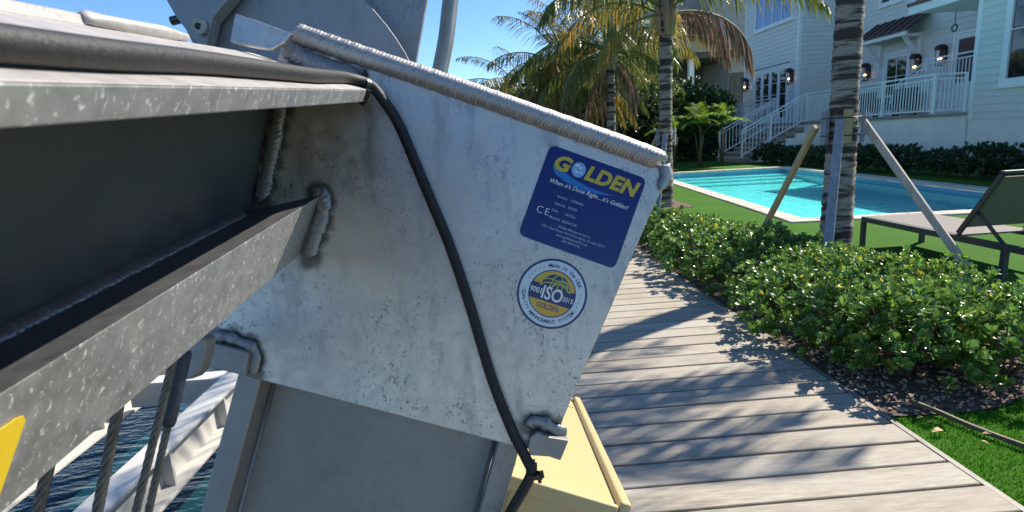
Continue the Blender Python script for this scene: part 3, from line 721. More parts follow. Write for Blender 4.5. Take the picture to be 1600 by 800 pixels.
def palm(x, y, zc, r, label, seed, nf=(4, 8, 6, 4), size=1.0, extra=(), skirt=0, keep=None):
    rnd = random.Random(seed); t = thing('palm_tree', label, 'palm tree', (x, y, GZ))
    trunk(t, x, y, zc, r, seed)
    b = MB()
    for k in range(9):      # leaf-base sheath
        a = rnd.uniform(0, 6.28); b.tube([(x + r * .8 * math.cos(a), y + r * .8 * math.sin(a), zc - .35), (x + r * 1.15 * math.cos(a), y + r * 1.15 * math.sin(a), zc), (x + r * 1.3 * math.cos(a), y + r * 1.3 * math.sin(a), zc + .35)], [.05, .06, .025], 6)
    b.tube([(x, y, zc - .15), (x, y, zc + .1), (x, y, zc + .45)], [r * .9, r * 1.05, r * .4], 10); b.build('crown_shaft', 'stem_dead', t)
    for kind, n in zip(('up', 'mid', 'low', 'dead'), nf):
        for k in range(n):
            az = (k + rnd.uniform(-.3, .3)) / n * 6.283 + {'up': .3, 'mid': 0, 'low': .5, 'dead': .9}[kind]
            me = FR[kind][rnd.randrange(len(FR[kind]))]
            if keep and not keep(az): continue
            inst('frond', me, t, (math.cos(az) * r * .7, math.sin(az) * r * .7, zc - GZ + {'up': .2, 'mid': .1, 'low': .0, 'dead': -.12}[kind]), (rnd.uniform(-.1, .1), rnd.uniform(-.06, .06), az), size * rnd.uniform(.88, 1.1))
    for (az, me, sc_) in extra: inst('frond', me, t, (math.cos(az) * r * .7, math.sin(az) * r * .7, zc - GZ), (0, 0, az), sc_)
    for k in range(skirt):
        az = rnd.uniform(0, 6.28); inst('frond', FR['dead'][1], t, (math.cos(az) * r, math.sin(az) * r, zc - GZ - .25), (0, rnd.uniform(.3, .55), az), .75)
    return t
P1 = (3.40, 5.2)
palm(*P1, 4.9, .125, 'nearest staked palm trunk with dark ring scars standing in the hedge', 31, (5, 13, 10, 2), .82, keep=lambda a: math.sin(a) > -.45, extra=((-.62, FR['mid'][0], .82), (-.40, FR['mid'][1], .80), (-.80, FR['low'][0], .66), (-.55, FR['low'][0], .76), (-.22, FR['low'][0], .72), (-.95, FR['mid'][1], .58)))  # unseen crown
palm(3.36, 10.2, 3.35, .120, 'palm beyond the staked one with a big dead brown frond hanging right', 32, (4, 5, 0, 0), 1.0, extra=((-.12, FR['dead'][0], 1.0), (.2, FR['dead'][0], .85), (2.5, FR['mid'][2], .9), (3.4, FR['low'][1], .8), (-1.1, FR['mid'][0], .9)))
palm(3.38, 14.6, 3.30, .120, 'ringed palm in the middle of the row, right of the paired trunks', 33, (11, 11, 5, 4), 1.0, skirt=4)
palm(3.28, 18.0, 3.25, .125, 'right one of the two paired slim palms beside the canal', 34, (10, 11, 6, 5), 1.05, skirt=6)
palm(2.92, 18.3, 3.15, .10, 'left one of the two paired slim palms beside the canal', 35, (10, 11, 7, 5), 1.1, skirt=6)
palm(3.75, 20.5, 2.9, .11, 'slim shaded palm between the paired trunks and the ringed palm', 36, (4, 7, 6, 3), .95, skirt=3)
palm(4.35, 21.3, 3.0, .10, 'slim far palm just left of the ringed trunk', 37, (4, 7, 5, 2), .95, skirt=2)
palm(1.9, 24.0, 3.0, .11, 'leftmost palm with fronds reaching over the canal sky', 38, (4, 8, 8, 4), 1.15, skirt=2)
# young bright palms by the house
def fan_mesh(seed):
    rnd = random.Random(seed); b = MB()
    for k in range(15):
        az = rnd.uniform(0, 6.28); el = rnd.uniform(.3, 1.35); L = rnd.uniform(.75, 1.1); d0 = V(math.cos(az) * math.cos(el), math.sin(az) * math.cos(el), math.sin(el)); p = V(0, 0, 1.0)
        for j in range(16):
            s_ = j / 16; q = p + d0 * (L * (.2 + .8 * s_)) - V(0, 0, .45 * s_ * s_ * L); sd_ = d0.cross(V(0, 0, 1)).normalized()
            for sg in (-1, 1):
                dv = (sd_ * sg * .8 + d0 * .6 + V(0, 0, .1 - .35 * s_)).normalized(); wv = dv.cross(V(0, 0, 1)).normalized() * .016; l = .38 * (1 - .5 * s_)
                b.add([q + wv, q - wv, q + dv * l * .6 - wv, q + dv * l * .6 + wv, q + dv * l - V(0, 0, .05)], [(0, 1, 2, 3), (3, 2, 4)])
    return b.mesh('foliage', 'bright_palm_leaf')
fan = [fan_mesh(1), fan_mesh(2)]
for (x, y, s_, lab) in ((7.95, 20.3, 1.42, 'bright green young palm in front of the concrete building'), (8.85, 20.5, 1.40, 'bright green young palm nearest the terrace railing'), (7.3, 21.2, 1.25, 'small bright young palm behind the second palm trunk')):
    t = thing('young_palm', lab, 'palm tree', (x, y, GZ)); inst('foliage', fan[int(x) % 2], t, (0, 0, .0), (0, 0, x), s_)
    MB().tube([(x, y, GZ), (x + .03, y, GZ + .8 * s_), (x, y, GZ + 1.05 * s_)], [.06, .045, .03], 8).build('trunk', 'stem_wood', t)
    for a in (.5, 2.6, 4.4): MB().tube([(x, y, GZ), (x + .18 * math.cos(a), y + .18 * math.sin(a), GZ + .9 * s_)], [.03, .02], 6).build('stem', 'stem_wood', t)

# stakes bracing the palms
def stake(a, b_, mat, label, wdt=.085, t=.042):
    a = Vector(a); b_ = Vector(b_); up = V(0, 0, 1)
    o = MB().bar(a, b_, wdt, t, up).build('stake', mat); bv(o, .004, 1); return tag(o, label, 'stake')
top = 1.34
stake((3.22, 5.33, top - .03), (3.20, 6.42, -.06), 'stake_tan', 'tan timber stake leaning left from the nearest palm', .042, .066)
stake((3.27, 5.04, top + .02), (2.72, 4.28, -.06), 'stake_grey', 'grey timber stake in front of the nearest palm trunk', .075, .042)
stake((3.56, 5.15, top), (4.08, 4.30, -.06), 'stake_pale', 'pale timber stake leaning right from the nearest palm', .040, .062)
def collar(x, y, z, r, label):
    t = thing('trunk_collar', label, 'collar', (x, y, z - .15))
    for k in range(5):
        a = k * 1.257 + .6; c = V(x + (r + .02) * math.cos(a), y + (r + .02) * math.sin(a), z)
        MB().box(c, (.035, .075, .30), (V(math.cos(a), math.sin(a), 0), V(-math.sin(a), math.cos(a), 0), V(0, 0, 1))).build('batten', 'stake_tan' if k % 2 else 'stake_grey', t)
    b = MB()
    for zz in (z + .08, z - .08): b.tube([(x + (r + .043) * math.cos(a * .2618), y + (r + .043) * math.sin(a * .2618), zz) for a in range(25)], .006, 6, False)
    b.build('strap', 'dark_steel', t)
collar(*P1, 1.30, .145, 'strapped timber battens round the nearest palm trunk')
stake((3.30, 10.05, 1.3), (2.9, 9.3, -.06), 'stake_grey', 'grey stake in front of the second palm trunk')
stake((3.22, 10.25, 1.28), (2.55, 10.6, -.06), 'stake_tan', 'tan stake leaning left from the second palm')
collar(3.36, 10.2, 1.25, .14, 'strapped timber battens round the second palm trunk')

# fallen leaves on the turf, edging strip
def fallen(x, y, s_, a, label):
    b = MB(); leaf(b, V(0, 0, .012), V(1, 0, .05).normalized(), V(0, 0, 1), s_, s_ * .5, .12, .15)
    o = inst('fallen_leaf', b.mesh('fallen_leaf', 'leaf_dry'), None, (x, y, GZ + .012), (.1, 0, a)); tag(o, label, 'leaf')
fallen(1.87, 2.12, .06, .2, 'largest tan fallen leaf on the turf beside the deck edge')
fallen(1.90, 2.24, .035, .4, 'small pale fallen leaf on the turf below the mulch')
fallen(2.02, 2.00, .03, 2.0, 'small tan fallen leaf near the brown edging strip')
fallen(2.06, 2.08, .045, -.2, 'thin pale fallen leaf touching the brown edging strip')
fallen(1.89, 2.42, .05, 1.2, 'yellow-brown fallen leaf on the mulch at the deck edge')
pth = smooth_path([V(1.99, 2.40, .004), V(2.03, 2.28, .006), V(2.06, 2.17, .004), V(2.10, 2.06, .003), V(2.16, 1.93, .002), V(2.25, 1.75, .0)], 6)
b = MB()
for p, q in zip(pth[:-1], pth[1:]): b.bar(p, q + (q - p) * .05, .012, .020)
tag(b.build('edging_board', 'strip_brown'), 'thin brown edging strip crossing the turf', 'edging')

# ------------------------------------------------------------------ sun lounger
lx0, lx1, ly0, ly1, lz = 4.14, 4.82, 3.92, 5.88, .31
lg = thing('sun_lounger', 'grey sling sun lounger with raised backrest beside the pool', 'lounger', (4.5, 5, GZ))
for x in (lx0, lx1): MB().bx(x - .018, x + .018, ly0, ly1, lz - .055, lz).build('side_rail', 'frame_grey', lg)
MB().bx(lx0 + .019, lx1 - .019, ly1 - .04, ly1, lz - .05, lz - .002).build('cross_bar', 'frame_grey', lg)
MB().bx(lx0 + .019, lx1 - .019, ly0, ly0 + .04, lz - .05, lz - .002).build('cross_bar', 'frame_grey', lg)
MB().bx(lx0 + .019, lx1 - .019, 4.62, ly1 - .03, lz - .012, lz + .003).build('sling_seat', 'sling_grey', lg)
for x in (lx0, lx1):
    for y in (ly0 + .25, ly1 - .02): MB().bx(x - .02, x + .02, y - .022, y + .022, GZ, lz - .056).build('leg', 'frame_grey', lg)
h0 = V(0, 4.66, lz + .01); h1 = V(0, 4.30, .86); bd = (h1 - h0).normalized(); bn = V(1, 0, 0).cross(bd)
for x in (lx0 + .03, lx1 - .03): MB().bar(V(x, h0.y, h0.z), V(x, h1.y, h1.z), .03, .036).build('backrest_rail', 'frame_grey', lg)
MB().bar(V(lx0 + .02, h1.y, h1.z + .012), V(lx1 - .02, h1.y, h1.z + .012), .045, .03).build('backrest_bar', 'frame_grey', lg, .008)
MB().box(V((lx0 + lx1) / 2, 0, 0) + (h0 + h1) / 2 + bd * .02, (lx1 - lx0 - .092, (h1 - h0).length - .10, .010), (V(1, 0, 0), bd, bn)).build('sling_back', 'sling_grey', lg)
MB().bar(V(lx0 + .06, h0.y - .14, h0.z + .20), V(lx0 + .06, h0.y - .42, lz - .03), .012, .03).build('strut', 'frame_grey', lg)
MB().bar(V(lx1 - .06, h0.y - .14, h0.z + .20), V(lx1 - .06, h0.y - .42, lz - .03), .012, .03).build('strut', 'frame_grey', lg)

# ================================================================== BOAT LIFT (foreground)
# drawn in the lift head's own frame: a right, b down, c back; unit 1/870 of the distance c
def hd(x, y, c): return CAM_POS + (CAM_RIGHT * ((x - 800) / 870) + CAM_DOWN * ((y - 400) / 870) + CAM_FWD) * c
BACK = CAM_FWD
PD = .95; UPX = PD / 870
lift = thing('boat_lift', 'bare aluminium boat lift head with welded end plate, beam and stickers', 'boat lift', hd(560, 700, 1.0) + V(0, 0, -2.4))
# end plate
outline = [(440, 70), (560, 92), (700, 141), (860, 197), (1000, 247), (1036, 262), (1041, 272), (1036, 292), (1012, 345), (985, 408), (955, 480), (925, 548), (898, 612), (880, 655), (868, 690), (826, 702), (795, 695), (600, 644), (398, 592), (352, 578), (330, 534), (296, 526), (330, 400)]
o = MB().prism([hd(x, y, PD) for x, y in outline], BACK * .012).build('end_plate', 'plate_alu', lift); bv(o, .002, 2)
# box behind the plate
MB().prism([hd(x, y, PD + .013) for x, y in ((455, 92), (1000, 262), (985, 300), (900, 500), (880, 560), (480, 460))], BACK * .16).build('head_box', 'channel_alu', lift)

def weld(path, r, pitch=.0065, n=14, flat=.75, jitter=.12, seed=1, face=None, crescent=.9, amp=1.0):
    """weld bead: a ribbed half-round sweep with crescent ripples"""
    rnd = random.Random(seed); P = smooth_path(path, 10); b = MB()
    L = [0]
    for i in range(1, len(P)): L.append(L[-1] + (P[i] - P[i - 1]).length)
    total = L[-1]; face = (face or -BACK)
    def at(s_):
        s_ = max(0, min(total, s_)); i = 1
        while i < len(L) - 1 and L[i] < s_: i += 1
        f = (s_ - L[i - 1]) / max(1e-9, L[i] - L[i - 1]); return P[i - 1].lerp(P[i], f), (P[i] - P[i - 1]).normalized()
    st = pitch / 4; m = int(total / st) + 1; rows = []
    ri = 1
    for k in range(m + 1):
        s_ = k * st
        if k % 4 == 0: ri = 1 + rnd.uniform(-jitter, jitter) * .6
        ph = (k % 4); rib = (1 + ((.975, 1.005, 1.015, 1.0)[ph] - 1) * amp) * ri
        endt = min(1, (s_ + .002) / (r * .9), (total - s_ + .002) / (r * .9)); endf = math.sqrt(max(0.02, 1 - (1 - endt) ** 2))
        row = []
        for j in range(n):
            a = 2 * math.pi * j / n; ca = math.cos(a); sa = math.sin(a)
            p, t = at(s_ - crescent * r * (sa * sa if True else 0) * 1.0)
            sd_ = t.cross(face).normalized(); up = sd_.cross(t).normalized() * (-1 if sd_.cross(t).dot(face) < 0 else 1)
            row.append(p + sd_ * (sa * r * rib * endf) + up * (ca * r * flat * rib * endf))
        rows.append(row)
    vs = [p for row in rows for p in row]
    b.add(vs, [(i * n + j, i * n + (j + 1) % n, (i + 1) * n + (j + 1) % n, (i + 1) * n + j) for i in range(len(rows) - 1) for j in range(n)] + [tuple(range(n))[::-1], tuple(range((len(rows) - 1) * n, len(rows) * n))], True)
    return b
weld([hd(462, 52, PD), hd(560, 86, PD), hd(700, 133, PD), hd(860, 189, PD), hd(1000, 239, PD), hd(1040, 256, PD)], .0180, .0062, 18, 1.0, .05, 1, (-BACK - CAM_DOWN).normalized()).build('weld_bead', 'weld_alu', lift)
weld([hd(446, 58, PD - .004), hd(452, 76, PD - .004), hd(476, 92, PD - .004), hd(520, 108, PD - .003), hd(566, 124, PD - .002)], .0155, .0085, 14, .5, .25, 2, amp=3.2).build('weld_bead', 'weld_dark', lift)
weld([hd(1037, 258, PD), hd(1040, 275, PD), hd(1030, 298, PD)], .011, .006, 12, .9, .1, 3).build('weld_bead', 'weld_alu', lift)
# weld soot brushed onto the end plate round each bead
pm = MATS['plate_alu'].node_tree; tcn = pm.nodes.new('ShaderNodeTexCoord'); last = None
for (x, y) in ((438, 172), (433, 195), (428, 222), (422, 250), (414, 285), (406, 318), (498, 303), (506, 318), (502, 345), (494, 372), (484, 402), (338, 530), (362, 530), (388, 542), (397, 562), (392, 582), (830, 664), (848, 661), (868, 672), (470, 92), (500, 104), (530, 113), (560, 122)):
    dn = pm.nodes.new('ShaderNodeVectorMath'); dn.operation = 'DISTANCE'; dn.inputs[1].default_value = hd(x, y, PD) - lift.location
    pm.links.new(tcn.outputs['Object'], dn.inputs[0])
    if last is None: last = dn.outputs['Value']
    else:
        mn = pm.nodes.new('ShaderNodeMath'); mn.operation = 'MINIMUM'; pm.links.new(last, mn.inputs[0]); pm.links.new(dn.outputs['Value'], mn.inputs[1]); last = mn.outputs[0]
nz = pm.nodes.new('ShaderNodeTexNoise'); nz.inputs['Scale'].default_value = 60; nz.inputs['Detail'].default_value = 5; pm.links.new(tcn.outputs['Object'], nz.inputs['Vector'])
ma = pm.nodes.new('ShaderNodeMath'); ma.operation = 'MULTIPLY_ADD'; pm.links.new(nz.outputs['Fac'], ma.inputs[0]); ma.inputs[1].default_value = -.022; pm.links.new(last, ma.inputs[2])
rp = pm.nodes.new('ShaderNodeValToRGB'); rp.color_ramp.elements[0].position = .006; rp.color_ramp.elements[0].color = (.85, .85, .85, 1); rp.color_ramp.elements[1].position = .016; rp.color_ramp.elements[1].color = (0, 0, 0, 1); pm.links.new(ma.outputs[0], rp.inputs[0])
pb = pm.nodes['Principled BSDF']; src = pb.inputs['Base Color'].links[0].from_socket
mxn = pm.nodes.new('ShaderNodeMix'); mxn.data_type = 'RGBA'; pm.links.new(rp.outputs[0], mxn.inputs[0]); pm.links.new(src, mxn.inputs[6]); mxn.inputs[7].default_value = (.10, .095, .095, 1); pm.links.new(mxn.outputs[2], pb.inputs['Base Color'])
# main beam: upper flange, web, lower flange, running past the camera on its left
BD = CAM_RIGHT * (-40 / 870) + CAM_DOWN * (-255 / 870) + CAM_FWD       # per metre of depth, away from the camera
def beam(poly, c0=-.35, c1=PD - .0005): return MB().prism([hd(x, y, PD) + BD * (c0 - PD) for x, y in poly], BD * (c1 - c0))
o = beam([(583, 141), (577, 159), (389, 103), (395, 84)]).build('upper_flange', 'flange_alu', lift); bv(o, .0015)
o = beam([(582.5, 140), (395, 83), (394.8, 83.8), (582.7, 140.8)]).build('flange_top', 'top_alu', lift)
beam([(432, 118), (390, 345), (376, 341), (418, 113)]).build('web', 'web_alu_shaded', lift)
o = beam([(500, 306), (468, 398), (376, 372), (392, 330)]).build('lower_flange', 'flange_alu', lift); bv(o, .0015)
beam([(499.5, 305.2), (392, 329.2), (391.9, 330), (499.4, 306)]).build('flange_ledge', 'web_alu_shaded', lift)
beam([(399, 84), (397, 75), (392, 73), (393, 82)], -.35, .55).build('rear_lip', 'top_alu', lift)
# wrapped tape lump on the rear lip
b = MB().tube([hd(396, 78, PD) + BD * (c - PD) for c in (.545, .555, .58, .62, .68, .74)], [.005, .0085, .0085, .0085, .0085, .004], 12, rfun=lambda i, a: 1 + .12 * math.sin(3 * a + i)).build('wrapped_end', 'top_alu', lift)
# welds round the beam ends
weld([hd(438, 168, PD - .004), hd(430, 210, PD - .004), hd(420, 260, PD - .004), hd(406, 318, PD - .004)], .012, .009, 12, .5, .25, 4, amp=3.2).build('weld_bead', 'weld_dark', lift)
weld([hd(488, 302, PD - .004), hd(503, 304, PD - .004), hd(505, 330, PD - .004), hd(492, 372, PD - .004), hd(482, 404, PD - .004)], .012, .008, 12, .5, .25, 5, crescent=.5, amp=3.0).build('weld_bead', 'weld_dark', lift)
weld([hd(400, 325, PD) + BD * (c - PD) for c in (.36, .45, .6, .75, .9)], .012, .009, 12, .5, .25, 6, -CAM_DOWN, amp=3.2).build('weld_bead', 'weld_dark', lift)
# yellow sticker on the lower flange face
fa, fb = hd(500, 306, PD), hd(468, 398, PD)
def face_pt(q, c): return fa.lerp(fb, q) + BD * (c - PD)
fn = BD.cross(fb - fa).normalized(); fn = fn if fn.dot(CAM_POS - face_pt(.5, .4)) > 0 else -fn
rr = [(.26, .346), (.28, .352), (.33, .356), (.82, .356), (.87, .353), (.9, .346), (.9, .26), (.26, .26)]
MB().prism([face_pt(q, c) + fn * .0006 for q, c in rr], fn * .0004).build('sticker', 'yellow_vinyl', lift, label='yellow rounded sticker on the lower flange')
# track column below the plate (open channel leaning left)
cw = (CAM_RIGHT * -.262 + CAM_DOWN * .965).normalized(); cs = (CAM_RIGHT * .965 + CAM_DOWN * .262).normalized()
CD = .967
def column(s0, s1, d0, d1, name, mat, top=-.14, bot=2.6):
    a = hd(370, 590, CD)
    p = [a + cs * s + cw * top + BACK * d for s, d in ((s0, d0), (s1, d0), (s1, d1), (s0, d1))]
    o = MB().prism(p, cw * (bot - top)).build(name, mat, lift); bv(o, .003); return o
column(0, .042, 0, .20, 'column_flange', 'channel_alu'); column(.468, .506, 0, .20, 'column_flange', 'channel_alu')
column(.0425, .4675, .058, .072, 'column_web', 'channel_alu')
fl = MB().tube([hd(370, 590, CD) + cs * .045 + BACK * .0555 + cw * k for k in (-.1, 2.5)], .005, 8); fl.tube([hd(370, 590, CD) + cs * .465 + BACK * .0555 + cw * k for k in (-.1, 2.5)], .005, 8)
fl.build('column_fillet', 'channel_alu', lift)
# bolt on the right flange
b = MB().tube([hd(798, 716, .985), hd(783, 714, .985)], .0065, 10); b.tube([hd(806, 718, .985), hd(797, 716, .985)], .0125, 6, smooth=False)
b.build('bolt', 'dark_steel', lift)
# bracket tabs
o = MB().prism([hd(x, y, PD - .02) for x, y in ((326, 534), (386, 550), (388, 556), (383, 588), (344, 578), (319, 572))], BACK * .019).build('tab', 'channel_alu', lift); bv(o, .002)
weld([hd(332, 530, PD - .006), hd(350, 526, PD - .006), hd(375, 535, PD - .006), hd(394, 545, PD - .006), hd(398, 562, PD - .006), hd(392, 586, PD - .006)], .0105, .011, 12, .5, .35, 8, crescent=.35, amp=2.0).build('weld_bead', 'weld_dark', lift)
o = MB().prism([hd(x, y, PD - .022) for x, y in ((828, 684), (838, 676), (862, 684), (889, 688), (876, 720), (858, 714), (828, 712), (825, 700))], BACK * .021).build('tab', 'channel_alu', lift); bv(o, .002)
weld([hd(826, 668, PD - .004), hd(834, 659, PD - .006), hd(850, 662, PD - .006), hd(868, 672, PD - .004), hd(884, 680, PD + .006)], .0115, .011, 12, .5, .35, 9, crescent=.3, amp=2.0).build('weld_bead', 'weld_dark', lift)
# rounded sheave cheek showing below the flange
ck = [hd(x, y, .80) for x, y in ((300, 520), (322, 530), (318, 558), (312, 580), (300, 592), (286, 594), (274, 588), (268, 572), (268, 545))]
MB().prism(ck, BACK * .03).build('rope_cheek', 'channel_alu', lift, .003)
# plates and pulley housing behind the beam
arc = [(300 + 385 * math.cos(R(a)), 275 + 385 * math.sin(R(a))) for a in range(-62, -24, 4)]
o = MB().prism([hd(x, y, 1.06) for x, y in [(300, 66), (262, -10), (300, -140), (480, -150)] + arc + [(650, 150), (480, 130)]], BACK * .012).build('cheek_plate', 'sheave_alu', lift); bv(o, .0015)
o = MB().prism([hd(x, y, 1.12) for x, y in ((430, -160), (700, -160), (667, 0), (649, 100), (640, 180), (430, 150))], BACK * .012).build('rear_plate', 'sheave_alu', lift); bv(o, .0015)
dk = [hd(470 + 235 * math.cos(R(a)), -105 + 235 * math.sin(R(a)), 1.02) for a in range(118, 205, 5)]
o = MB().prism(dk + [hd(330, -140, 1.02), hd(372, -20, 1.02), hd(332, 28, 1.02), hd(322, 70, 1.02)], BACK * .03).build('pulley_guard', 'sheave_alu', lift); bv(o, .003)
MB().tube([hd(292, 27, 1.035), hd(268, 33, 1.035)], .008, 10).build('stud', 'dark_steel', lift)
bt = [hd(310, 41, .985), hd(322, 46, 1.055)]
b = MB().tube([bt[0], bt[1]], .0125, 16).build('socket_bolt', 'galvanised', lift)
MB().tube([hd(309.6, 40.8, .9845), hd(310, 41, .99)], .0065, 6, smooth=False).build('socket', 'tie_black', b)
o = MB().prism([hd(x, y, .90) for x, y in ((367, 21), (402, 32), (456, 52), (444, 66), (424, 77), (390, 71), (359, 65))], BACK * .012).build('angle_clip', 'plate_alu', lift); bv(o, .0015)
b = MB().tube(smooth_path([hd(722, -160, 1.35), hd(714, -60, 1.35), hd(704, 0, 1.35), hd(697, 60, 1.35), hd(687, 112, 1.35), hd(676, 170, 1.35), hd(640, 330, 1.35)], 6), .0195, 16).build('conduit', 'galvanised', lift)

# ---- lettering
def text_polys(s_, size, shear=0, bold=0, space=1.0):
    cu = bpy.data.curves.new('t', 'FONT'); cu.body = s_; cu.size = size; cu.shear = shear; cu.offset = bold; cu.space_character = space; cu.resolution_u = 3
    ob = bpy.data.objects.new('t', cu); COL.objects.link(ob)
    bpy.context.view_layer.update(); dg = bpy.context.evaluated_depsgraph_get()
    me = bpy.data.meshes.new_from_object(ob.evaluated_get(dg))
    vs = [v.co.copy() for v in me.vertices]; fs = [tuple(p.vertices) for p in me.polygons]
    bpy.data.objects.remove(ob); bpy.data.curves.remove(cu); bpy.data.meshes.remove(me)
    return vs, fs
def frame(cx, cy, ang, c=PD):
    u = CAM_RIGHT * math.cos(ang) + CAM_DOWN * math.sin(ang); v_ = CAM_DOWN * math.cos(ang) - CAM_RIGHT * math.sin(ang)
    o_ = hd(cx, cy, c); return lambda p, q, lift_=0: o_ + u * (p * UPX) + v_ * (q * UPX) - BACK * lift_
def put_text(b, fr, s_, p, q, h, width=None, shear=0, bold=0, rot=0, center=False, z=.0011, space=1.0):
    vs, fs = text_polys(s_, 1.0, shear, bold, space)
    x0 = min(v.x for v in vs); x1 = max(v.x for v in vs); sy = h / .70; sx = (width / (x1 - x0)) if width else sy
    off = -(x1 - x0) * sx / 2 if center else 0
    out = []
    for v in vs:
        px, py = (v.x - x0) * sx + off, -v.y * sy
        if rot: px, py = px * math.cos(rot) - py * math.sin(rot), px * math.sin(rot) + py * math.cos(rot)
        out.append(fr(p + px, q + py, z))
    b.add(out, fs)
def disc(fr, p, q, r, z, th=.0002, n=48, a0=0, a1=360, rx=None):
    pts = [fr(p + (rx or r) * math.cos(R(a0 + (a1 - a0) * k / n)), q + r * math.sin(R(a0 + (a1 - a0) * k / n)), z) for k in range(n + (0 if a1 - a0 >= 360 else 1))]
    return MB().prism(pts, BACK * th)
# blue maker's label, 160 x 150 units
LF = frame(910, 323, R(19.8)); ox, oy = -80, -75
def L(p, q, z=0): return LF(p + ox, q + oy, z)
rc = []
for cx, cy, a0 in ((150, 10, -90), (150, 140, 0), (10, 140, 90), (10, 10, 180)):
    rc += [(cx + 10 * math.cos(R(a0 + k * 15)), cy + 10 * math.sin(R(a0 + k * 15))) for k in range(7)]
lab = MB().prism([L(p, q, .0008) for p, q in rc], BACK * .0007).build('maker_label', 'navy_vinyl', lift, label='blue rounded maker label with yellow and white lettering')
sw_ = [(16 + 0, 24), (15, 33), (24, 42), (44, 48), (72, 50.5), (100, 48), (122, 42), (104, 43.5), (76, 43), (48, 38), (30, 31), (20, 22)]
MB().prism([L(p, q, .00095) for p, q in sw_], BACK * .0001).build('swoosh', 'ink_blue', lab)
b = MB(); put_text(b, L, 'G', 16, 33, 22, 27, .2, .045, z=.0013); put_text(b, L, 'LDEN', 67, 33, 22, 87, .2, .045, z=.0013, space=1.06); b.build('lettering', 'ink_gold', lab)
disc(L, 55, 23, 12, .0012, .0002, 32, rx=11).build('globe', 'ink_sky', lab)
b = MB()
rg_ = random.Random(4)
for (gx, gy, gr) in ((51, 17, 4.2), (57, 19, 3.2), (53, 27, 3.6), (60, 26, 3.0), (49, 24, 2.0)):
    b.add([L(gx + gr * rg_.uniform(.45, 1.1) * math.cos(k * .698), gy + gr * rg_.uniform(.35, .9) * math.sin(k * .698), .0013) for k in range(9)], [tuple(range(9))])
b.build('continents', 'sticker_white', lab)
b = MB(); put_text(b, L, "When it's Done Right....it's Golden!", 19, 56, 6.6, 129, .32, .008)
put_text(b, L, 'CE', 14, 106.5, 11, 20, 0, -.012, space=1.25); b.build('tagline', 'ink_white', lab)
b = MB()
for s_, p, q, h, wd in (('Serial #', 37, 74, 3.9, 17), ('C200416', 60, 74, 3.9, 20), ('Capacity', 37, 85.5, 3.9, 18), ('20,000', 59, 85.5, 3.9, 15), ('Date', 37, 97, 3.9, 10), ('10/2021', 59, 97, 3.9, 16), ('Model #', 37, 108.5, 3.9, 17), ('ELEVATOR', 58, 108.5, 3.9, 24)):
    put_text(b, L, s_, p, q, h, wd, 0, .004)
for s_, q, wd in (('Golden Manufacturing, Inc.', 118, 54), ('17611 East Street, North Fort Myers, FL USA 33917', 124.6, 104), ('www.goldenboatlifts.com', 131.2, 52), ('239-337-4141', 137.6, 30)):
    put_text(b, L, s_, 82, q, 3.7, wd, 0, .002, center=True)
b.build('small_print', 'ink_grey', lab)
# round quality seal
SF = frame(862.5, 459, R(18))
seal = disc(SF, 0, 0, 55, .0008, .0007, 72).build('quality_seal', 'ink_navy', lift, label='round white and navy quality seal sticker')
disc(SF, 0, 0, 51.5, .0009, .00008, 72).build('ring', 'sticker_white', seal)
disc(SF, 0, 0, 37.3, .0010, .00008, 64).build('core', 'ink_navy', seal)
disc(SF, 0, 0, 35.5, .0011, .00008, 40, 198, 342).build('upper_field', 'ink_orange', seal)
disc(SF, 0, 0, 35.5, .00111, .00008, 24, 198, 245).build('upper_field', 'ink_lime', seal)
disc(SF, 0, 0, 35.5, .0011, .00008, 40, 24, 156).build('lower_field', 'ink_orange', seal)
disc(SF, 0, 0, 35.5, .00111, .00008, 20, 110, 156).build('lower_field', 'ink_lime', seal)
disc(SF, 2, -8, 24, .00118, .00006, 30, 180, 360).build('globe', 'ink_navy', seal)
b = MB()
for rx, ry, cx, cy, a0, a1 in ((24, 24, 2, -8, 180, 360), (10, 23, 3, -8, 180, 360), (22, 8, 2, -9, 180, 360), (15, 15, 12, -9, 150, 360), (8, 14, 13, -9, 180, 360), (14, 6, 13, -12, 180, 360), (20, 14, -6, -8, 200, 330)):
    pts = [(cx + rx * math.cos(R(a0 + (a1 - a0) * k / 20)), cy + ry * math.sin(R(a0 + (a1 - a0) * k / 20))) for k in range(21)]
    for (xa, ya), (xb, yb) in zip(pts[:-1], pts[1:]):
        dl = math.hypot(xb - xa, yb - ya) or 1; nx, ny = -(yb - ya) / dl * .7, (xb - xa) / dl * .7
        b.add([SF(xa + nx, ya + ny, .0013), SF(xb + nx, yb + ny, .0013), SF(xb - nx, yb - ny, .0013), SF(xa - nx, ya - ny, .0013)], [(0, 1, 2, 3)])
b.build('globe_lines', 'ink_lime', seal)
b = MB(); put_text(b, SF, 'ISO', 1, 10.5, 20, 33, 0, .02, center=True, z=.0014); put_text(b, SF, '9001', -26.3, 5, 8.5, 18.5, 0, .016, center=True, z=.0014); put_text(b, SF, '2015', 26.3, 6, 7.5, 17, 0, .012, center=True, z=.0014); b.build('lettering', 'ink_white', seal)
b = MB(); put_text(b, SF, 'GOLDEN', 0, 25.5, 8, 36, .2, .012, center=True, z=.0014); b.build('small_lettering', 'ink_navy', seal)
def arc_text(b, s_, r, mid, span, h, inward):
    n = len(s_)
    for k, chx in enumerate(s_):
        if chx == ' ': continue
        a = mid + (k - (n - 1) / 2) / max(1, n - 1) * span * (1 if not inward else -1)
        ar = R(a); x, y = r * math.cos(ar), r * math.sin(ar); rot = ar + math.pi / 2 if not inward else ar - math.pi / 2
        put_text(b, SF, chx, x, y, h, None, 0, .012, rot, True, .0012)
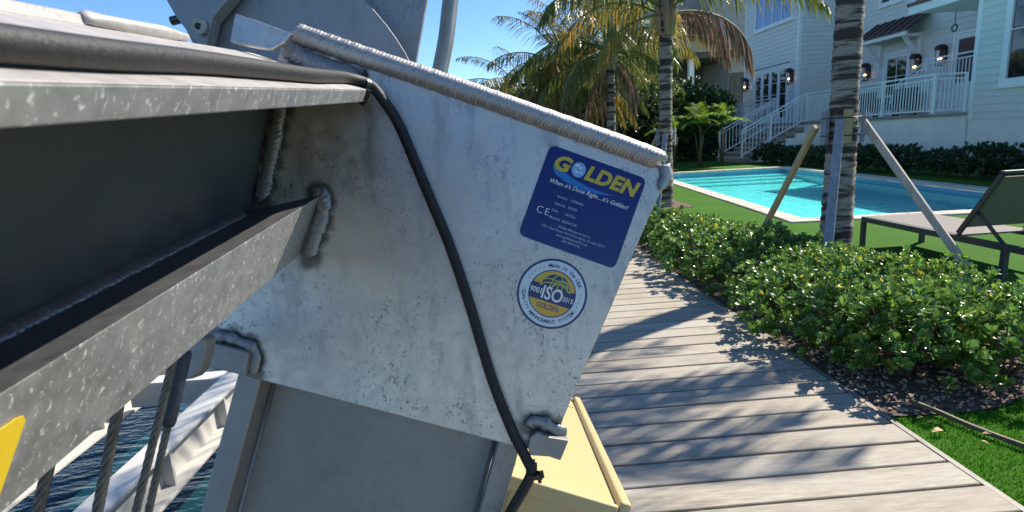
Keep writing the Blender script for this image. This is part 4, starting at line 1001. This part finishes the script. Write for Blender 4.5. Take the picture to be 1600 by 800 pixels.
b = MB(); arc_text(b, 'Made in the USA', 41.5, -72, 78, 6.0, False); arc_text(b, 'QUALITY MANAGEMENT SYSTEM', 46.5, 98, 142, 5.4, True); b.build('rim_lettering', 'ink_navy', seal)
b = MB()
for a in (-162, -153, -144, -133, -124, 176, -16, -7, 2, 11, 20, 29):
    x, y = 44 * math.cos(R(a)), 44 * math.sin(R(a))
    b.add([SF(x + (2.0 if k % 2 else .9) * math.cos(k * math.pi / 5), y + (2.0 if k % 2 else .9) * math.sin(k * math.pi / 5), .0012) for k in range(10)], [tuple(range(10))])
b.build('stars', 'ink_gold', seal)

# ---- black control cable with ties
def on_flange(c, a=.0): return hd(583, 141, PD).lerp(hd(395, 84, PD), a) + BD * (c - PD)
upn = (hd(583, 141, PD) - hd(577, 159, PD)).normalized()
cab = [on_flange(c, .13 + .02 * math.sin(c * 17)) + upn * .0105 for c in (-.3, -.1, .1, .2, .3, .42, .55, .68, .8, .88)]
cab += [hd(578, 133, .915), hd(600, 158, .922), hd(622, 192, .932), hd(645, 245, .935), hd(672, 310, .936), (hd(703, 385, .937)), hd(735, 480, .937), hd(768, 590, .936), hd(800, 672, .936), hd(822, 716, .934), hd(830, 738, .93), hd(818, 765, .935), hd(798, 800, .945), hd(770, 860, .95), hd(720, 1000, .95), hd(640, 1250, .95)]
cable = thing('control_cable', 'black rubber control cable running along the beam and down the plate', 'cable', hd(640, 1250, .95))
MB().tube(smooth_path(cab, 8), .0090, 14).build('cable', 'rubber', cable)
def tie(center, axis, r, name='cable_tie', tail=None):
    a = axis.normalized(); t1 = a.orthogonal().normalized(); t2 = a.cross(t1); b = MB(); n = 20; w_ = .0035
    ring = [(center + (t1 * math.cos(k * 2 * math.pi / n) + t2 * math.sin(k * 2 * math.pi / n)) * r) for k in range(n)]
    for sgn in (-1, 1):
        b.v += [p + a * (w_ * sgn) for p in ring]
    b.v += [center + (p - center) * 1.13 + a * (w_ * sgn) for sgn in (-1, 1) for p in ring]
    for k in range(n):
        j = (k + 1) % n
        b.f += [(k, j, 2 * n + j, 2 * n + k), (n + k, 3 * n + k, 3 * n + j, n + j), (2 * n + k, 2 * n + j, 3 * n + j, 3 * n + k), (k, n + k, n + j, j)]; b.sm += [False] * 4
    hp = center + (-CAM_DOWN * r * 1.25); b.box(hp, (.011, .010, .009), (CAM_RIGHT, CAM_FWD, CAM_DOWN)); b.box(hp - CAM_DOWN * .007, (.0045, .004, .008), (CAM_RIGHT, CAM_FWD, CAM_DOWN))
    return b.build(name, 'tie_black', cable)
tie(hd(571, 134, .912), (hd(600, 158, .922) - on_flange(.88, .13)), .0122)
b = MB()        # strap of the tie round the flange edge
for p, q in ((hd(576, 140, .90), hd(572, 152, .905)), (hd(572, 152, .905), hd(564, 163, .91))): b.bar(p, q, .009, .004, -BACK)
b.build('cable_tie', 'tie_black', cable)
tie(hd(834, 742, .93), (hd(818, 765, .935) - hd(822, 716, .934)), .0118)
b = MB(); 
for p, q in (((836, 744), (848, 746)), ((848, 746), (846, 736)), ((842, 747), (844, 754))): b.bar(hd(*p, .925), hd(*q, .925), .006, .006, -BACK)
b.build('cable_tie', 'tie_black', cable)

# ---- wire ropes under the beam
def rope(x0, y0, x1, y1, c, r, label, ext=2.2, sleeve=None):
    a = hd(x0, y0, c); b0 = hd(x1, y1, c); d = (b0 - a).normalized(); a2 = a - d * .12; e = a + d * ext
    t = thing('wire_rope', label, 'wire rope', e, 'wire ropes of the boat lift')
    t1 = d.orthogonal().normalized(); t2 = d.cross(t1); Lr = (e - a2).length; n = int(Lr / .006)
    for k in range(6):
        pts = [a2 + d * (Lr * i / n) + (t1 * math.cos(i * .006 * 95 + k * 1.0472) + t2 * math.sin(i * .006 * 95 + k * 1.0472)) * (r * .62) for i in range(n + 1)]
        MB().tube(pts, r * .40, 6).build('strand', 'rope_steel', t)
    if sleeve:
        q0 = a + d * sleeve[0]; q1 = a + d * sleeve[1]
        MB().tube([q0, q0 + (q1 - q0) * .06, q0 + (q1 - q0) * .94, q1], [r * 1.7, r * 2.0, r * 1.85, r * 1.5], 14).build('sleeve', 'sleeve', t)
    return t
rope(79, 715, 59, 800, .52, .0054, 'leftmost twisted steel wire rope under the beam')
rope(186, 630, 152, 800, .56, .0054, 'second twisted steel wire rope from the left')
rope(264, 590, 212, 800, .66, .0050, 'third twisted steel wire rope, left of the sleeved one')
rope(280, 585, 232, 800, .70, .0048, 'rightmost wire rope emerging from a dark blue sleeve', 2.2, (-.03, .066))

# ---- cream gear cover beside the column
BXF = frame(0, 0, 0)
gc = thing('gear_cover', 'cream fibreglass gear cover box beside the lift column', 'cover', hd(905, 800, 1.1) + V(0, 0, -.3))
bu = (CAM_RIGHT * .958 + CAM_DOWN * .287).normalized(); bv_ = (CAM_DOWN * .958 - CAM_RIGHT * .287).normalized()
fr0 = hd(986, 799, 1.05)               # front right top corner
def G(s, d, t): return fr0 - bu * s + BACK * d + bv_ * t
def gbox(s0, s1, d0, d1, t0, t1): return MB().prism([G(s0, d0, t0), G(s1, d0, t0), G(s1, d0, t1), G(s0, d0, t1)], BACK * (d1 - d0))
o = gbox(.002, .235, .004, .79, .006, .42).build('body', 'cream_gel', gc); bv(o, .008, 3)
o = gbox(0, .022, 0, .80, -.012, .03).build('rim', 'cream_gel', gc); bv(o, .006, 3)
o = gbox(.0225, .24, 0, .014, -.001, .03).build('rim', 'cream_gel', gc); bv(o, .005, 3)
o = gbox(.0225, .24, .786, .80, -.004, .03).build('rim', 'cream_gel', gc); bv(o, .005, 3)
o = gbox(.03, .225, .70, .784, .002, .02).build('raised_panel', 'cream_gel', gc); bv(o, .004, 2)

# ---- white cradle beams over the water
def cradle(x, wtop, zt_, label, y0=.4, y1=9, tabs=()):
    t = thing('cradle_beam', label, 'beam', (x, 4, zt_ - .3))
    MB().bx(x - wtop / 2, x + wtop / 2, y0, y1, zt_ - .022, zt_).build('top_flange', 'white_powder', t, .003)
    MB().bx(x - .012, x + .012, y0, y1, zt_ - .24, zt_ - .0225).build('web', 'white_powder', t)
    MB().bx(x - wtop / 2 - .02, x + wtop / 2 + .03, y0, y1, zt_ - .262, zt_ - .2405).build('bottom_flange', 'white_powder', t, .003)
    for y in tabs:
        MB().bx(x + .0125, x + wtop / 2 - .01, y - .01, y + .01, zt_ - .2404, zt_ - .0226).build('stiffener', 'white_powder', t)
    return t
cradle(-2.0, .17, -.28, 'white flanged cradle beam nearest the column, with welded stiffeners', tabs=(1.6, 2.35, 3.05, 3.75, 4.5))
cradle(-2.98, .22, -.30, 'white flanged cradle beam farther out over the canal', tabs=(1.4, 2.2, 3.0, 3.9, 4.8))
cb = thing('cross_beam', 'white cross piece joining the two cradle beams', 'beam', (-2.3, 4.2, -.6))
MB().bx(-2.86, -2.09, 4.10, 4.25, -.32, -.301).build('top_flange', 'white_powder', cb); MB().bx(-2.85, -2.1, 4.17, 4.19, -.52, -.3205).build('web', 'white_powder', cb)
